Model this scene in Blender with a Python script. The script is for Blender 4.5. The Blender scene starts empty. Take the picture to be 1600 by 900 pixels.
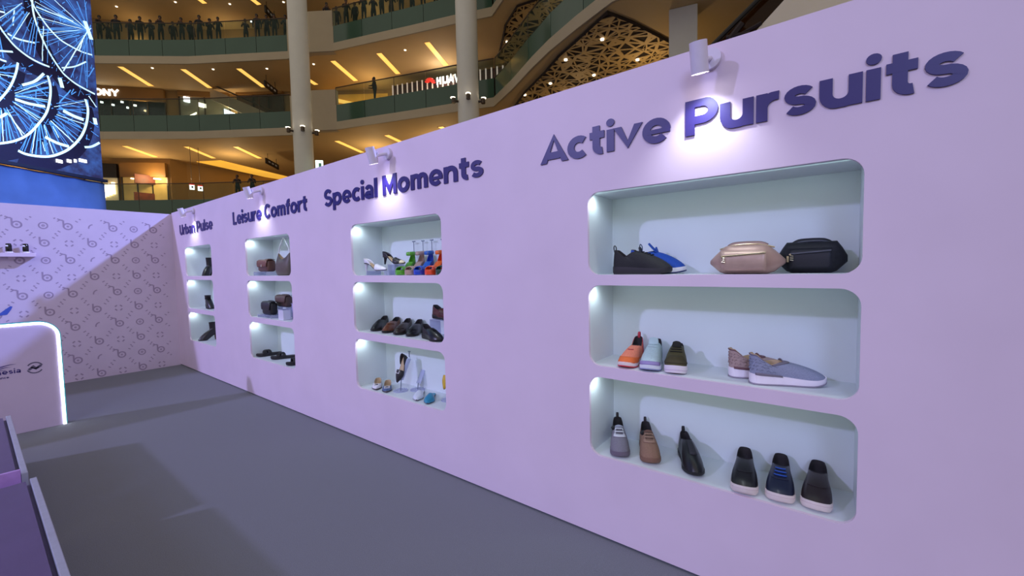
import bpy, bmesh, math, random
from mathutils import Vector, Matrix
from mathutils.geometry import delaunay_2d_cdt
SC = bpy.context.scene
COL = SC.collection
PI = math.pi
random.seed(7)

# ------------------------------------------------------------------ camera
FPX, YAW, PITCH, ROLL, EYE = 654.54, 0.9140, 0.0532, -0.0203, 1.4804
WX, DY = 2.015, 8.3125            # display wall plane x, end wall plane y
FW = Vector((math.sin(YAW)*math.cos(PITCH), math.cos(YAW)*math.cos(PITCH), -math.sin(PITCH)))
_r = Vector((math.cos(YAW), -math.sin(YAW), 0)); _u = _r.cross(FW)
RT = math.cos(ROLL)*_r + math.sin(ROLL)*_u
UP = -math.sin(ROLL)*_r + math.cos(ROLL)*_u
cam = bpy.data.cameras.new('camera'); cam.sensor_width = 36; cam.lens = FPX/1600*36
cam.clip_start = 0.02; cam.clip_end = 300
co = bpy.data.objects.new('camera', cam); COL.objects.link(co)
m = Matrix((RT, UP, -FW)).transposed().to_4x4(); m.translation = (0, 0, EYE)
co.matrix_world = m
SC.camera = co

# ------------------------------------------------------------------ world, lights, exposure
SC.view_settings.view_transform = 'Standard'; SC.view_settings.look = 'None'
SC.view_settings.gamma = 1; SC.view_settings.exposure = 0
def lin(h):
    h = h.lstrip('#'); o = []
    for i in (0, 2, 4):
        c = int(h[i:i+2], 16)/255
        o.append(c/12.92 if c <= .04045 else ((c+.055)/1.055)**2.4)
    return tuple(o)
w = bpy.data.worlds.new('world'); SC.world = w; w.use_nodes = True
bg = w.node_tree.nodes['Background']; bg.inputs[0].default_value = (1.0, .90, .77, 1); bg.inputs[1].default_value = 0.57
def spot(name, loc, target, power, color, size=60, blend=.4, radius=.3):
    l = bpy.data.lights.new(name, 'SPOT'); l.energy = power; l.color = color
    l.spot_size = math.radians(size); l.spot_blend = blend; l.shadow_soft_size = radius
    o = bpy.data.objects.new(name, l); COL.objects.link(o); o.location = loc
    o.rotation_euler = (Vector(target)-Vector(loc)).to_track_quat('-Z', 'Y').to_euler()
    return o
# stage light high on the far left: lights the display wall and the back of every niche
spot('stage_light_key', (WX-20, 2+9.4, 1.2+9.6), (2.0, 6.0, 1.2), 11000, (.50, .49, 1.0), 40, 1.0, .42)
# stage light above and behind the display wall: cuts the diagonal edge on the end wall
spot('stage_light_side', (9.0, 1.5, 8.9), (-0.3, 8.6, 1.0), 8400, (.31, .40, 1.0), 62, .3, .22)
# softer front stage light from behind the viewer
spot('stage_light_front', (-8, -4, 6.5), (2.0, 4.0, 1.2), 1900, (.38, .46, .88), 58, .5, 1.6)

# ------------------------------------------------------------------ helpers
def mat(name, hexc, rough=.6, metal=0., noise=.06, scale=30., bump=0., coat=0., emit=0., alpha=1., trans=0., sheen=0.):
    k = bpy.data.materials.get(name)
    if k: return k
    k = bpy.data.materials.new(name); k.use_nodes = True
    nt = k.node_tree; b = nt.nodes['Principled BSDF']
    c = lin(hexc)
    b.inputs['Roughness'].default_value = rough; b.inputs['Metallic'].default_value = metal
    if coat: b.inputs['Coat Weight'].default_value = coat
    if sheen: b.inputs['Sheen Weight'].default_value = sheen
    if trans: b.inputs['Transmission Weight'].default_value = trans
    tc = nt.nodes.new('ShaderNodeTexCoord'); nz = nt.nodes.new('ShaderNodeTexNoise')
    nz.inputs['Scale'].default_value = scale; nz.inputs['Detail'].default_value = 3
    nt.links.new(tc.outputs['Object'], nz.inputs['Vector'])
    rp = nt.nodes.new('ShaderNodeValToRGB')
    rp.color_ramp.elements[0].position = .3; rp.color_ramp.elements[1].position = .7
    rp.color_ramp.elements[0].color = (*[x*(1-noise) for x in c], 1)
    rp.color_ramp.elements[1].color = (*[min(1, x*(1+noise)) for x in c], 1)
    nt.links.new(nz.outputs['Fac'], rp.inputs['Fac']); nt.links.new(rp.outputs['Color'], b.inputs['Base Color'])
    if emit:
        nt.links.new(rp.outputs['Color'], b.inputs['Emission Color']); b.inputs['Emission Strength'].default_value = emit
    if bump:
        bp = nt.nodes.new('ShaderNodeBump'); bp.inputs['Strength'].default_value = bump; bp.inputs['Distance'].default_value = .01
        nt.links.new(nz.outputs['Fac'], bp.inputs['Height']); nt.links.new(bp.outputs['Normal'], b.inputs['Normal'])
    return k
def glass_mat(name, hexc, clear=.6, rough=.05, tint=None):
    k = bpy.data.materials.new(name); k.use_nodes = True; nt = k.node_tree
    out = nt.nodes['Material Output']; b = nt.nodes['Principled BSDF']
    b.inputs['Base Color'].default_value = (*lin(hexc), 1); b.inputs['Roughness'].default_value = rough
    t = nt.nodes.new('ShaderNodeBsdfTransparent'); t.inputs[0].default_value = (*lin(tint or '#e8f0ee'), 1)
    nz = nt.nodes.new('ShaderNodeTexNoise'); nz.inputs['Scale'].default_value = 2
    mp = nt.nodes.new('ShaderNodeMapRange'); mp.inputs[3].default_value = clear-.04; mp.inputs[4].default_value = clear+.04
    nt.links.new(nz.outputs['Fac'], mp.inputs[0])
    mx = nt.nodes.new('ShaderNodeMixShader'); nt.links.new(mp.outputs[0], mx.inputs[0])
    nt.links.new(b.outputs[0], mx.inputs[1]); nt.links.new(t.outputs[0], mx.inputs[2]); nt.links.new(mx.outputs[0], out.inputs[0])
    return k
class B:
    def __init__(s): s.v = []; s.f = []; s.mi = []; s.cur = 0
    def add(s, vs, fs):
        o = len(s.v); s.v += [tuple(x) for x in vs]
        for f in fs: s.f.append([i+o for i in f]); s.mi.append(s.cur)
        return s
    def box(s, c, d, rz=0, M=None):
        R = Matrix.Rotation(rz, 3, 'Z') if M is None else M
        vs = [Vector(c)+R@Vector((sx*d[0]/2, sy*d[1]/2, sz*d[2]/2)) for sx in (-1, 1) for sy in (-1, 1) for sz in (-1, 1)]
        return s.add(vs, [(0, 1, 3, 2), (4, 6, 7, 5), (0, 4, 5, 1), (2, 3, 7, 6), (0, 2, 6, 4), (1, 5, 7, 3)])
    def bbox(s, c, d, bev=.004, rz=0, seg=2):          # bevelled box
        bm = bmesh.new(); bmesh.ops.create_cube(bm, size=1)
        for v in bm.verts: v.co = Vector((v.co.x*d[0], v.co.y*d[1], v.co.z*d[2]))
        bmesh.ops.bevel(bm, geom=bm.edges[:], offset=min(bev, min(d)*.45), segments=seg, affect='EDGES', profile=.5)
        R = Matrix.Rotation(rz, 3, 'Z'); bm.verts.index_update()
        s.add([Vector(c)+R@v.co for v in bm.verts], [[v.index for v in f.verts] for f in bm.faces]); bm.free(); return s
    def loft(s, loops, cap=(True, True), closed=True):
        n = len(loops[0]); vs = [p for l in loops for p in l]; fs = []
        for i in range(len(loops)-1):
            for j in range(n if closed else n-1):
                a = i*n+j; b2 = i*n+(j+1) % n
                fs.append((a, b2, b2+n, a+n))
        if cap[0]: fs.append(tuple(range(n))[::-1])
        if cap[1]: fs.append(tuple(range((len(loops)-1)*n, len(loops)*n)))
        return s.add(vs, fs)
    def cyl(s, p0, p1, r0, r1=None, n=16, cap=(True, True)):
        p0 = Vector(p0); p1 = Vector(p1); r1 = r0 if r1 is None else r1
        d = (p1-p0).normalized(); a = d.orthogonal().normalized(); b = d.cross(a)
        L = lambda p, r: [p+r*(math.cos(2*PI*k/n)*a+math.sin(2*PI*k/n)*b) for k in range(n)]
        return s.loft([L(p0, r0), L(p1, r1)], cap)
    def lathe(s, prof, c=(0, 0, 0), n=20):
        return s.loft([[(c[0]+r*math.cos(2*PI*k/n), c[1]+r*math.sin(2*PI*k/n), c[2]+z) for k in range(n)] for r, z in prof])
    def tube(s, pts, r, n=8, closed=False, flat=1., up=(0, 0, 1)):
        pts = [Vector(p) for p in pts]; m = len(pts); loops = []
        for i in range(m):
            if closed: t = pts[(i+1) % m]-pts[i-1]
            else: t = pts[min(i+1, m-1)]-pts[max(i-1, 0)]
            t = t.normalized() if t.length > 1e-9 else Vector((1, 0, 0))
            a = Vector(up).cross(t); a = a.normalized() if a.length > 1e-4 else t.orthogonal().normalized()
            b = t.cross(a)
            rr = r[i] if isinstance(r, (list, tuple)) else r
            loops.append([pts[i]+rr*(math.cos(2*PI*k/n)*a+flat*math.sin(2*PI*k/n)*b) for k in range(n)])
        if closed:
            loops.append(loops[0]); return s.loft(loops, (False, False))
        return s.loft(loops)
    def ribbon(s, pts, w, frame, depth, lift=0.):
        """flat stroke in a plane: pts 2D, frame(u,v,d)->3D"""
        P = [Vector(p) for i, p in enumerate(pts) if i == 0 or (Vector(p)-Vector(pts[i-1])).length > 1e-6]; m = len(P); A = []; C = []
        for i in range(m):
            d0 = (P[i]-P[i-1]).normalized() if i else (P[1]-P[0]).normalized()
            d1 = (P[i+1]-P[i]).normalized() if i < m-1 else d0
            t = (d0+d1).normalized() if (d0+d1).length > 1e-6 else d0
            nn = Vector((-t.y, t.x)); k = 1/max(.5, nn.dot(Vector((-d1.y, d1.x))))
            A.append(P[i]+nn*w/2*k); C.append(P[i]-nn*w/2*k)
        ring = lambda q: [frame(p.x, p.y, q) for p in A+C[::-1]]
        f = ring(depth+lift); b = ring(0); n = len(f); vs = f+b; fs = []
        for i in range(m-1): fs.append((i, i+1, n-2-i, n-1-i))
        for i in range(n): j = (i+1) % n; fs.append((i, i+n, j+n, j))
        return s.add(vs, fs)
    def patch(s, grid):
        n = len(grid[0]); fs = []
        for i in range(len(grid)-1):
            for j in range(n-1): a = i*n+j; fs.append((a, a+1, a+n+1, a+n))
        return s.add([p for row in grid for p in row], fs)
    def build(s, name, mt, parent=None, smooth=False, kind=None, solid=0, auto=None):
        me = bpy.data.meshes.new(name); me.from_pydata(s.v, [], s.f)
        for k in (mt if isinstance(mt, (list, tuple)) else [mt]): me.materials.append(k)
        if any(s.mi): me.polygons.foreach_set('material_index', s.mi)
        bm = bmesh.new(); bm.from_mesh(me)
        bmesh.ops.remove_doubles(bm, verts=bm.verts, dist=1e-5)
        bmesh.ops.recalc_face_normals(bm, faces=bm.faces); bm.to_mesh(me); bm.free()
        if smooth: me.polygons.foreach_set('use_smooth', [True]*len(me.polygons))
        if auto is not None: me.set_sharp_from_angle(angle=math.radians(auto))
        o = bpy.data.objects.new(name, me); COL.objects.link(o)
        if parent: o.parent = parent
        if kind: o['kind'] = kind
        if solid:
            md = o.modifiers.new('solid', 'SOLIDIFY'); md.thickness = solid; md.offset = 1
        return o
def tag(o, label, cat, group=None):
    o['label'] = label; o['category'] = cat
    if group: o['group'] = group
    return o
def thing(name, label, cat, loc=(0, 0, 0), rz=0, group=None):
    o = bpy.data.objects.new(name, None); COL.objects.link(o); o.empty_display_size = .05
    o.location = loc; o.rotation_euler = (0, 0, rz); return tag(o, label, cat, group)
def arc(cx, cy, rx, ry, a0, a1, n=10):
    return [(cx+rx*math.cos(math.radians(a0+(a1-a0)*i/n)), cy+ry*math.sin(math.radians(a0+(a1-a0)*i/n))) for i in range(n+1)]
def interp(tab, x):
    if x <= tab[0][0]: return tab[0][1]
    for (a, p), (b, q) in zip(tab, tab[1:]):
        if x <= b: return p+(q-p)*(x-a)/(b-a)
    return tab[-1][1]
def spline(pts, n=6):                                  # Catmull-Rom through 3D points
    P = [Vector(p) for p in pts]; o = []
    for i in range(len(P)-1):
        a, b, c, d = P[max(i-1, 0)], P[i], P[i+1], P[min(i+2, len(P)-1)]
        for k in range(n):
            t = k/n
            o.append(.5*((2*b)+(c-a)*t+(2*a-5*b+4*c-d)*t*t+(3*b-a-3*c+d)*t**3))
    o.append(P[-1]); return o
def rayd(x, y): return FW+(x-800)/FPX*RT-(y-450)/FPX*UP
def at_z(x, y, z): d = rayd(x, y); t = (z-EYE)/d.z; return Vector((d.x*t, d.y*t, z))

# ================================================================== exhibit structure
NL = [7.7704, 5.5169, 3.2825, 1.0395]; NW = 1.12            # niche left edges (far side) and width
NZ = [(1.4233, 1.8542), (.9402, 1.3685), (.4511, .8808)]    # niche floors and tops
ND, PT, WH, YE = .312, .018, 2.4, -2.6
F1, F2, F3 = NZ[0][0], NZ[1][0], NZ[2][0]
m_wall = mat('lilac_paint', '#dcc8dc', .55, noise=.025, scale=3)
m_niche = mat('white_laminate', '#d6dce0', .45, noise=.015, scale=4)
m_carpet = mat('grey_carpet', '#73767f', .95, noise=.14, scale=260, bump=.25)
m_dark = mat('shadow_gap_black', '#1d1822', .8)
B().box((.5, 6, -.05), (60, 70, .1)).build('floor', m_carpet, kind='structure')
def rrect(y0, y1, z0, z1, r, n=7):
    o = []
    for cy, cz, a in ((y1-r, z1-r, 0), (y0+r, z1-r, 90), (y0+r, z0+r, 180), (y1-r, z0+r, 270)):
        o += arc(cy, cz, r, r, a, a+90, n)
    return o
bm = bmesh.new()
def loop_edges(pts):
    vs = [bm.verts.new((WX, y, z)) for y, z in pts]
    return vs, [bm.edges.new((vs[i], vs[(i+1) % len(vs)])) for i in range(len(vs))]
GAP = .012
_, E0 = loop_edges([(YE, GAP), (DY, GAP), (DY, WH), (YE, WH)]); holes = []
ed = list(E0)
for yl in NL:
    for z0, z1 in NZ:
        _, e = loop_edges(rrect(yl-NW, yl, z0, z1, .065)); ed += e; holes.append(e)
bmesh.ops.triangle_fill(bm, edges=ed, use_beauty=True, normal=(-1, 0, 0))
for e in holes+[E0]:
    r = bmesh.ops.extrude_edge_only(bm, edges=[x for x in e])
    for v in r['geom']:
        if isinstance(v, bmesh.types.BMVert): v.co.x += PT
bmesh.ops.recalc_face_normals(bm, faces=bm.faces)
me = bpy.data.meshes.new('wall_right'); bm.to_mesh(me); bm.free(); me.materials.append(m_wall)
wall_right = bpy.data.objects.new('wall_right', me); COL.objects.link(wall_right); wall_right['kind'] = 'structure'
# each niche: five-sided white box behind its rounded opening
for ci, yl in enumerate(NL):
    for z0, z1 in NZ:
        b = B(); yc = yl-NW/2; zc = (z0+z1)/2; xb = WX+PT; d = ND-PT; t = .012
        b.box((WX+ND+t/2, yc, zc), (t, NW+2*t, z1-z0+2*t))
        b.box((xb+d/2, yl+t/2, zc), (d, t, z1-z0)).box((xb+d/2, yl-NW-t/2, zc), (d, t, z1-z0))
        b.box((xb+d/2, yc, z0-t/2), (d, NW+2*t, t)).box((xb+d/2, yc, z1+t/2), (d, NW+2*t, t))
        b.build('niche', m_niche, wall_right)
        l = bpy.data.lights.new('niche_strip', 'AREA'); l.shape = 'RECTANGLE'; l.size = .012; l.size_y = NW-.06
        l.energy = .30; l.color = (.66, .98, .95); l.spread = math.radians(170)
        lo = bpy.data.objects.new('niche_strip', l); COL.objects.link(lo)
        lo.location = (WX+PT+.014, yc, z1-.006); lo.rotation_euler = (0, math.radians(-58), 0)
for yl in NL:                                          # added lamp, brightens the far wall at every niche's front corner
    for z0, z1 in NZ:
        l = bpy.data.lights.new('niche_corner_fill', 'SPOT'); l.energy = .75; l.color = (.80, .97, 1.0); l.spot_size = math.radians(150); l.spot_blend = 1.0; l.shadow_soft_size = .012
        lo = bpy.data.objects.new('niche_corner_fill', l); COL.objects.link(lo); lo.location = (WX+PT+.03, yl-.06, z1-.02)
        lo.rotation_euler = Vector((.15, .75, -1)).to_track_quat('-Z', 'Y').to_euler()
B().box((WX+.03, (DY+YE)/2, GAP/2), (.02, DY-YE, GAP)).build('baseboard_right', m_dark, kind='structure')
# back framing of the display wall so that it has a body
b = B().box((WX+ND+.06, (DY+YE)/2, WH/2), (.04, DY-YE, WH)).box((WX+(ND+.08)/2, (DY+YE)/2, WH+.009), (ND+.08, DY-YE, .018))
b.build('frame_back', m_wall, wall_right)

# ---- end wall with printed monogram paper
m_end = mat('printed_paper_ground', '#cdbcd0', .6, noise=.03, scale=5)
m_ink = mat('monogram_ink', '#9d8ba2', .65)
X0 = -5.2
wall_back = B().box(((WX+X0)/2, DY+.05, 1.2), (WX-X0, .1, 2.4)).build('wall_back', m_end, kind='structure')
fr = lambda u, v, d: (u, DY-d, v)
b = B(); dx = .2265
def dash(cx, cz, a, l=.05, w_=.013):
    b.ribbon([(cx-l/2*math.cos(a), cz-l/2*math.sin(a)), (cx+l/2*math.cos(a), cz+l/2*math.sin(a))], w_, fr, .001)
for j in range(-1, 10):
    z = 2.137-.231*j
    for i in range(-26, 8):
        x = .42+dx*i
        if x > WX-.02: continue
        def ring(r, w_, n=16, q=.001): b.ribbon(arc(x, z, r, r, 0, 360, n), w_, fr, q)
        rowA = j % 2 == 0; isb = (i % 2 == 0) if rowA else (i % 2 != 0)
        if z > 2.36 or z < .03: continue
        clip = z > 2.28 or x > WX-.06
        if isb and not clip:
            ring(.040, .017); ring(.009, .009, 6)
            b.ribbon([(x-.040, z-.01), (x-.040, z+.080)], .017, fr, .0014)
            if rowA: b.ribbon([(x-.042, z+.080), (x-.068, z+.084), (x-.094, z+.098)], .015, fr, .0018)
            for sx in (-1, 1):
                for sz in (-1, 1):
                    if x+.1 < WX: dash(x+sx*.086, z+sz*.072, sx*sz*-.6, .03, .012)
                    if x+.13 < WX: dash(x+sx*.120, z+sz*.104, sx*sz*-.6, .02, .014)
        elif not isb and rowA and i % 4 == 3:
            b.ribbon(arc(x+.02, z-.01, .045, .05, 190, 95, 8), .014, fr, .001)
        elif not isb and rowA and not clip:
            ring(.040, .014); ring(.014, .006, 10); ring(.005, .006, 6)
        elif not isb and not clip:
            for a in range(4): b.ribbon(arc(x, z, .04, .04, 22+90*a, 68+90*a, 4), .016, fr, .001)
b.build('monogram_print', m_ink, wall_back, kind='stuff')

# ---- lettering: monoline grotesque, each letter its own raised piece
ST = .205
def glyph(ch):
    o = lambda cx=.38, r=.275: [arc(cx, .36, r, .275, 0, 360, 24)]
    stem = lambda x, a, c: [(x, a), (x, c)]
    if ch == 'U': return [[(.1, 1), (.1, .38)]+arc(.39, .38, .29, .29, 180, 360, 14)+[(.68, 1)]], .78
    if ch == 'r': return [stem(.1, 0, .72), arc(.40, .34, .30, .29, 178, 82, 8)], .46
    if ch == 'b': return [stem(.1, 0, 1)]+o(), .75
    if ch == 'p': return [stem(.1, -.27, .72)]+o(), .75
    if ch == 'a': return [arc(.31, .43, .22, .2, 155, 0, 9)+[(.53, .42), (.53, 0)], arc(.29, .2, .2, .115, 0, 360, 18)], .64
    if ch == 'n': return [stem(.1, 0, .72), arc(.36, .38, .25, .25, 180, 0, 12)+[(.61, 0)]], .71
    if ch == 'P': return [stem(.1, 0, 1), [(.1, .905), (.40, .905)]+arc(.40, .66, .25, .245, 90, -90, 12)+[(.1, .415)]], .74
    if ch == 'u': return [[(.1, .72), (.1, .33)]+arc(.35, .33, .25, .25, 180, 360, 12), stem(.6, 0, .72)], .70
    if ch == 'l': return [stem(.1, 0, 1)], .2
    if ch == 'i': return [stem(.1, 0, .72), ('dot', .1, .94, .125)], .2
    if ch == 's': return [arc(.29, .4925, .19, .1325, 28, 270, 14)+arc(.29, .2275, .205, .1325, 90, -152, 14)], .58
    if ch == 'S': return [arc(.36, .7025, .25, .2025, 25, 270, 14)+arc(.36, .2975, .27, .2025, 90, -155, 14)], .72
    if ch == 'e': return [arc(.38, .36, .275, .275, -2, 318, 22), ('bar', (.12, .335), (.748, .335))], .75
    if ch == 'L': return [[(.1, 1), (.1, 0)], [(.1, .095), (.58, .095)]], .60
    if ch == 'C': return [arc(.45, .5, .36, .41, 42, 318, 20)], .82
    if ch == 'o': return o(), .76
    if ch == 'm': return [stem(.1, 0, .72)]+[arc(c, .42, .2, .21, 180, 0, 10)+[(c+.2, 0)] for c in (.3, .7)], 1.0
    if ch == 'f': return [[(.46, .9)]+arc(.38, .76, .16, .14, 80, 180, 6)+[(.22, 0)], [(.02, .63), (.46, .63)]], .46
    if ch == 't': return [[(.22, .93), (.22, .26)]+arc(.38, .26, .16, .165, 180, 285, 7), [(.01, .63), (.48, .63)]], .49
    if ch == 'c': return [arc(.38, .36, .275, .275, 48, 312, 18)], .66
    if ch == 'M': return [stem(.1, 0, 1), [(.08, 1.1), (.47, .22), (.86, 1.1)], stem(.84, 0, 1)], .94
    if ch == 'A': return [[(.02, -.08), (.42, 1.06), (.82, -.08)], [(.2, .25), (.64, .25)]], .84
    if ch == 'v': return [[(.03, .80), (.34, -.02), (.65, .80)]], .68
    return [], .26
m_letter = mat('indigo_acrylic', '#291b68', .4, noise=.02, scale=8)
def sign(text, y0, y1, z0, cap, label, ST=.215):
    root = thing('wall_lettering', label, 'sign', (WX, y0, z0))
    adv = []; x = 0
    for c in text:
        adv.append(x); x += glyph(c)[1]+(.085 if c != ' ' else .06)
    sx = (y0-y1)/(x-.085)
    for c, a in zip(text, adv):
        if c == ' ': continue
        lb = B(); lo = -.01 if c != 'p' else -.27
        hi = {'v': .72, 'A': 1, 'M': 1, 'P': 1, 'r': .725, 'n': .73, 'm': .73, 'u': .72, 'p': .73}.get(c, 9); lob = 0 if c in 'AvMb' else -.012 if c in 'ua' else -9
        for k, stn in enumerate(glyph(c)[0]):
            fr2 = lambda u, v, d: (-d, -(a+u)*sx, max(lob, min(hi, v))*cap)
            if stn[0] == 'dot':
                _, cx, cy, r = stn
                f_ = [fr2(*p, .008) for p in arc(cx, cy, r*cap/sx if False else r, r, 0, 360, 16)[:-1]]
                lb.loft([[fr2(*p, 0) for p in arc(cx, cy, r, r, 0, 360, 16)[:-1]], f_])
            elif stn[0] == 'bar': lb.ribbon(stn[1:], .135, fr2, .0086)
            else:
                lb.ribbon(stn, ST*(.84 if c in 's' else .92 if c in 'aeS' else 1.1 if c in 'Av' else 1), fr2, .008+.0002*k)
        lb.build('letter', m_letter, root)
sign('Urban Pulse', 7.92, 6.53, 2.045, .152, 'indigo raised lettering reading Urban Pulse on the lilac wall')
sign('Leisure Comfort', 5.825, 3.996, 2.045, .152, 'indigo raised lettering reading Leisure Comfort on the lilac wall')
sign('Special Moments', 3.678, 1.76, 2.045, .152, 'indigo raised lettering reading Special Moments on the lilac wall')
sign('Active Pursuits', 1.31, -.33, 2.045, .152, 'large indigo raised lettering reading Active Pursuits on the lilac wall', .232)

# ---- wall spotlights above each sign
m_fix = mat('white_metal_fixture', '#d9cfe0', .4, noise=.02)
m_lens = mat('lamp_lens', '#ffffff', .3, emit=14)
def wall_spot(y, text):
    r = thing('wall_spotlight', 'white cylinder spotlight on the wall above '+text, 'spotlight', (WX, y, 2.352), 0, 'wall spotlights over the lettering')
    B().cyl((0, 0, 0), (-.022, 0, 0), .044, n=24).build('wall_mount', m_fix, r, smooth=True, auto=35)
    B().cyl((-.02, 0, 0), (-.098, .012, -.03), .011, n=10).bbox((-.100, .012, -.034), (.012, .03, .07), .004).build('arm', m_fix, r)
    ax = Vector((.30, 0, -1)).normalized(); c = Vector((-.138, .015, -.036))
    hd = B(); top = c-ax*.060; bot = c+ax*.060
    hd.cyl(top, bot, .034, n=24, cap=(True, False)); hd.cyl(bot, bot-ax*.012, .034, .028, n=24, cap=(False, False))
    h = hd.build('lamp_head', m_fix, r, smooth=True, auto=35)
    B().cyl(bot-ax*.010, bot-ax*.014, .029, n=24).build('lens', m_lens, h)
    l = bpy.data.lights.new('spot_lamp', 'SPOT'); l.energy = 12; l.color = (.84, .94, 1.0); l.spot_size = math.radians(104); l.spot_blend = 1.0; l.shadow_soft_size = .025
    o = bpy.data.objects.new('spot_lamp', l); COL.objects.link(o); p = Vector((WX, y, 2.352))+bot+ax*.004
    o.location = p; o.rotation_euler = Vector((.28, 0, -1)).to_track_quat('-Z', 'Y').to_euler()
for y, t in ((7.24, 'Urban Pulse'), (4.97, 'Leisure Comfort'), (2.72, 'Special Moments'), (.44, 'Active Pursuits')): wall_spot(y, t)
# ================================================================== shoes and bags: builders
SNEAK = [(0, 0), (.008, .26), (.03, .46), (.08, .6), (.18, .68), (.35, .70), (.5, .78), (.62, .93), (.72, 1), (.82, .97), (.9, .83), (.955, .62), (.988, .36), (1, 0)]
ROUND = [(0, 0), (.008, .28), (.03, .48), (.08, .62), (.18, .70), (.35, .72), (.5, .80), (.62, .93), (.74, 1), (.84, .99), (.92, .85), (.965, .62), (.99, .36), (1, 0)]
DRESS = [(0, 0), (.008, .26), (.03, .46), (.08, .6), (.18, .67), (.35, .66), (.5, .76), (.62, .93), (.7, 1), (.8, .93), (.89, .72), (.95, .5), (.985, .28), (1, 0)]
POINT = [(0, 0), (.008, .24), (.03, .44), (.08, .58), (.18, .62), (.35, .60), (.5, .74), (.6, .93), (.68, 1), (.76, .92), (.86, .6), (.94, .3), (.98, .16), (1, 0)]
NS = 22
class Shoe:
    """upper surface between the footprint outline and the collar loop; toe along +x, heel at 0"""
    def __init__(s, L=.29, W=.1, prof=SNEAK, base=.02, oa=.03, ob=.46, ow=.6, hh=.085, hm=.06, hf=.085, spring=.012, lift=0., e1=1.25, e2=1.4, thick=None):
        s.L, s.W, s.prof, s.base, s.oa, s.ob, s.ow, s.hh, s.hm, s.hf, s.spring, s.lift, s.e1, s.e2 = L, W, prof, base, oa, ob, ow, hh, hm, hf, spring, lift, e1, e2
        s.tz = thick or [(0, 1), (1, 1)]
    def zl(s, u):                                      # underside height: heel lift and toe spring
        z = s.spring*max(0, (u-.72)/.28)**2
        if s.lift:
            t = min(1, max(0, (u-.16)/.52)); z += s.lift*(1-(t*t*(3-2*t)))
        return z
    def zb(s, u): return s.zl(u)+s.base*interp(s.tz, u)
    def rim(s, k, sc=1.):
        th = PI*k/NS; u = (1-math.cos(th))/2
        y = math.copysign(interp(s.prof, u)*s.W/2, math.sin(th)) if 0 < k % (2*NS) != NS else 0
        x = u*s.L; return u, s.L/2+(x-s.L/2)*(1+(sc-1)*s.W/s.L), y*sc
    def P(s, k, t):
        u, x, y = s.rim(k); th = PI*k/NS; v = (1-math.cos(th))/2
        xo = (s.oa+(s.ob-s.oa)*v)*s.L; yo = math.copysign(abs(math.sin(th))**.75*s.ow*s.W/2, math.sin(th)) if k % NS else 0
        zo = s.zb(s.oa+(s.ob-s.oa)*v)+interp([(0, s.hh), (.12, s.hh*.97+s.hm*.03), (.5, s.hm), (.8, s.hm+(s.hf-s.hm)*.75), (1, s.hf)], v)
        a = t**s.e1; c = 1-(1-t)**s.e2; z0 = s.zb(u)
        bul = 1+.05*math.sin(PI*min(1, t*1.6))*(1 if u > .1 else 0)
        return Vector((x+(xo-x)*a, (y+(yo-y)*a)*bul, z0+(zo-z0)*c))
    def nrm(s, k, t):
        a = s.P(k+.01, t)-s.P(k-.01, t); b = s.P(k, min(1, t+.01))-s.P(k, max(0, t-.01)); n = b.cross(a)
        return n.normalized() if n.length > 1e-12 else Vector((0, 0, 1))
    def upper(s, mt, lin_m, par, rows=9):
        b = B(); b.loft([[s.P(k, t/rows) for k in range(2*NS)] for t in range(rows+1)], (False, False)); up_ = b.build('upper', mt, par, smooth=True)
        O = [s.P(k, 1) for k in range(2*NS)]; c = Vector((sum(p.x for p in O)/len(O), 0, 0))
        sh = lambda q, dz: [Vector((c.x+(p.x-c.x)*q, p.y*q, p.z+dz)) for p in O]
        b = B(); l4 = [Vector((c.x+(p.x-c.x)*.9, p.y*.95, s.zb(min(1, max(0, p.x/s.L)))+.006)) for p in O]
        b.loft([O, sh(.965, .003), sh(.92, 0), sh(.88, -.025 if s.hm > .04 else -.008), l4], (False, True)); b.build('lining', lin_m, par, smooth=True)
        return up_
    def slab(s, name, mt, par, z0, z1, sc0=.97, sc1=1.05, sc2=1.04, top=True, u0=0., u1=1.):
        ks = [k for k in range(2*NS)]
        L = lambda f, sc: [Vector((x, y, f(u))) for u, x, y in (s.rim(k, sc) for k in ks)]
        loops = [L(z0, sc0), L(lambda u: z0(u)*.72+z1(u)*.28, sc1), L(lambda u: z0(u)*.2+z1(u)*.8, sc1), L(z1, sc2)]
        b = B(); b.loft(loops, (False, False))
        for lp in (loops[0], loops[-1]):
            fs = []
            for k in range(NS): fs.append([i % (2*NS) for i in dict.fromkeys((k, k+1, (2*NS-k-1) % (2*NS), (2*NS-k) % (2*NS)))])
            b.add(lp, [f for f in fs if len(set(f)) > 2])
        return b.build(name, mt, par, smooth=True, auto=50)
    def sole(s, mt, par, name='sole', **k): return s.slab(name, mt, par, s.zl, lambda u: s.zb(u)+.003, **k)
    def patch(s, name, mt, par, k0, k1, t0, t1, off=.0015, nk=10, nt=5, kf=None):
        g = []
        for i in range(nt+1):
            row = []
            for j in range(nk+1):
                a = i/nt; t = t0+(t1-t0)*a; ka, kb = (k0, k1) if not kf else kf(a); kk = ka+(kb-ka)*j/nk
                row.append(s.P(kk, t)+s.nrm(kk, t)*off)
            g.append(row)
        b = B(); b.patch(g); return b.build(name, mt, par, smooth=True, solid=.0012)
    def lace(s, mt, par, ts, half=2.4, r=.0034, name='lace', rise=.003):
        for t in ts:
            pts = [s.P(NS+half*(j/4-1), t)+s.nrm(NS+half*(j/4-1), t)*rise for j in range(9)]
            b = B(); b.tube(pts, r, 6, flat=.7); b.build(name, mt, par, smooth=True)
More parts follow.
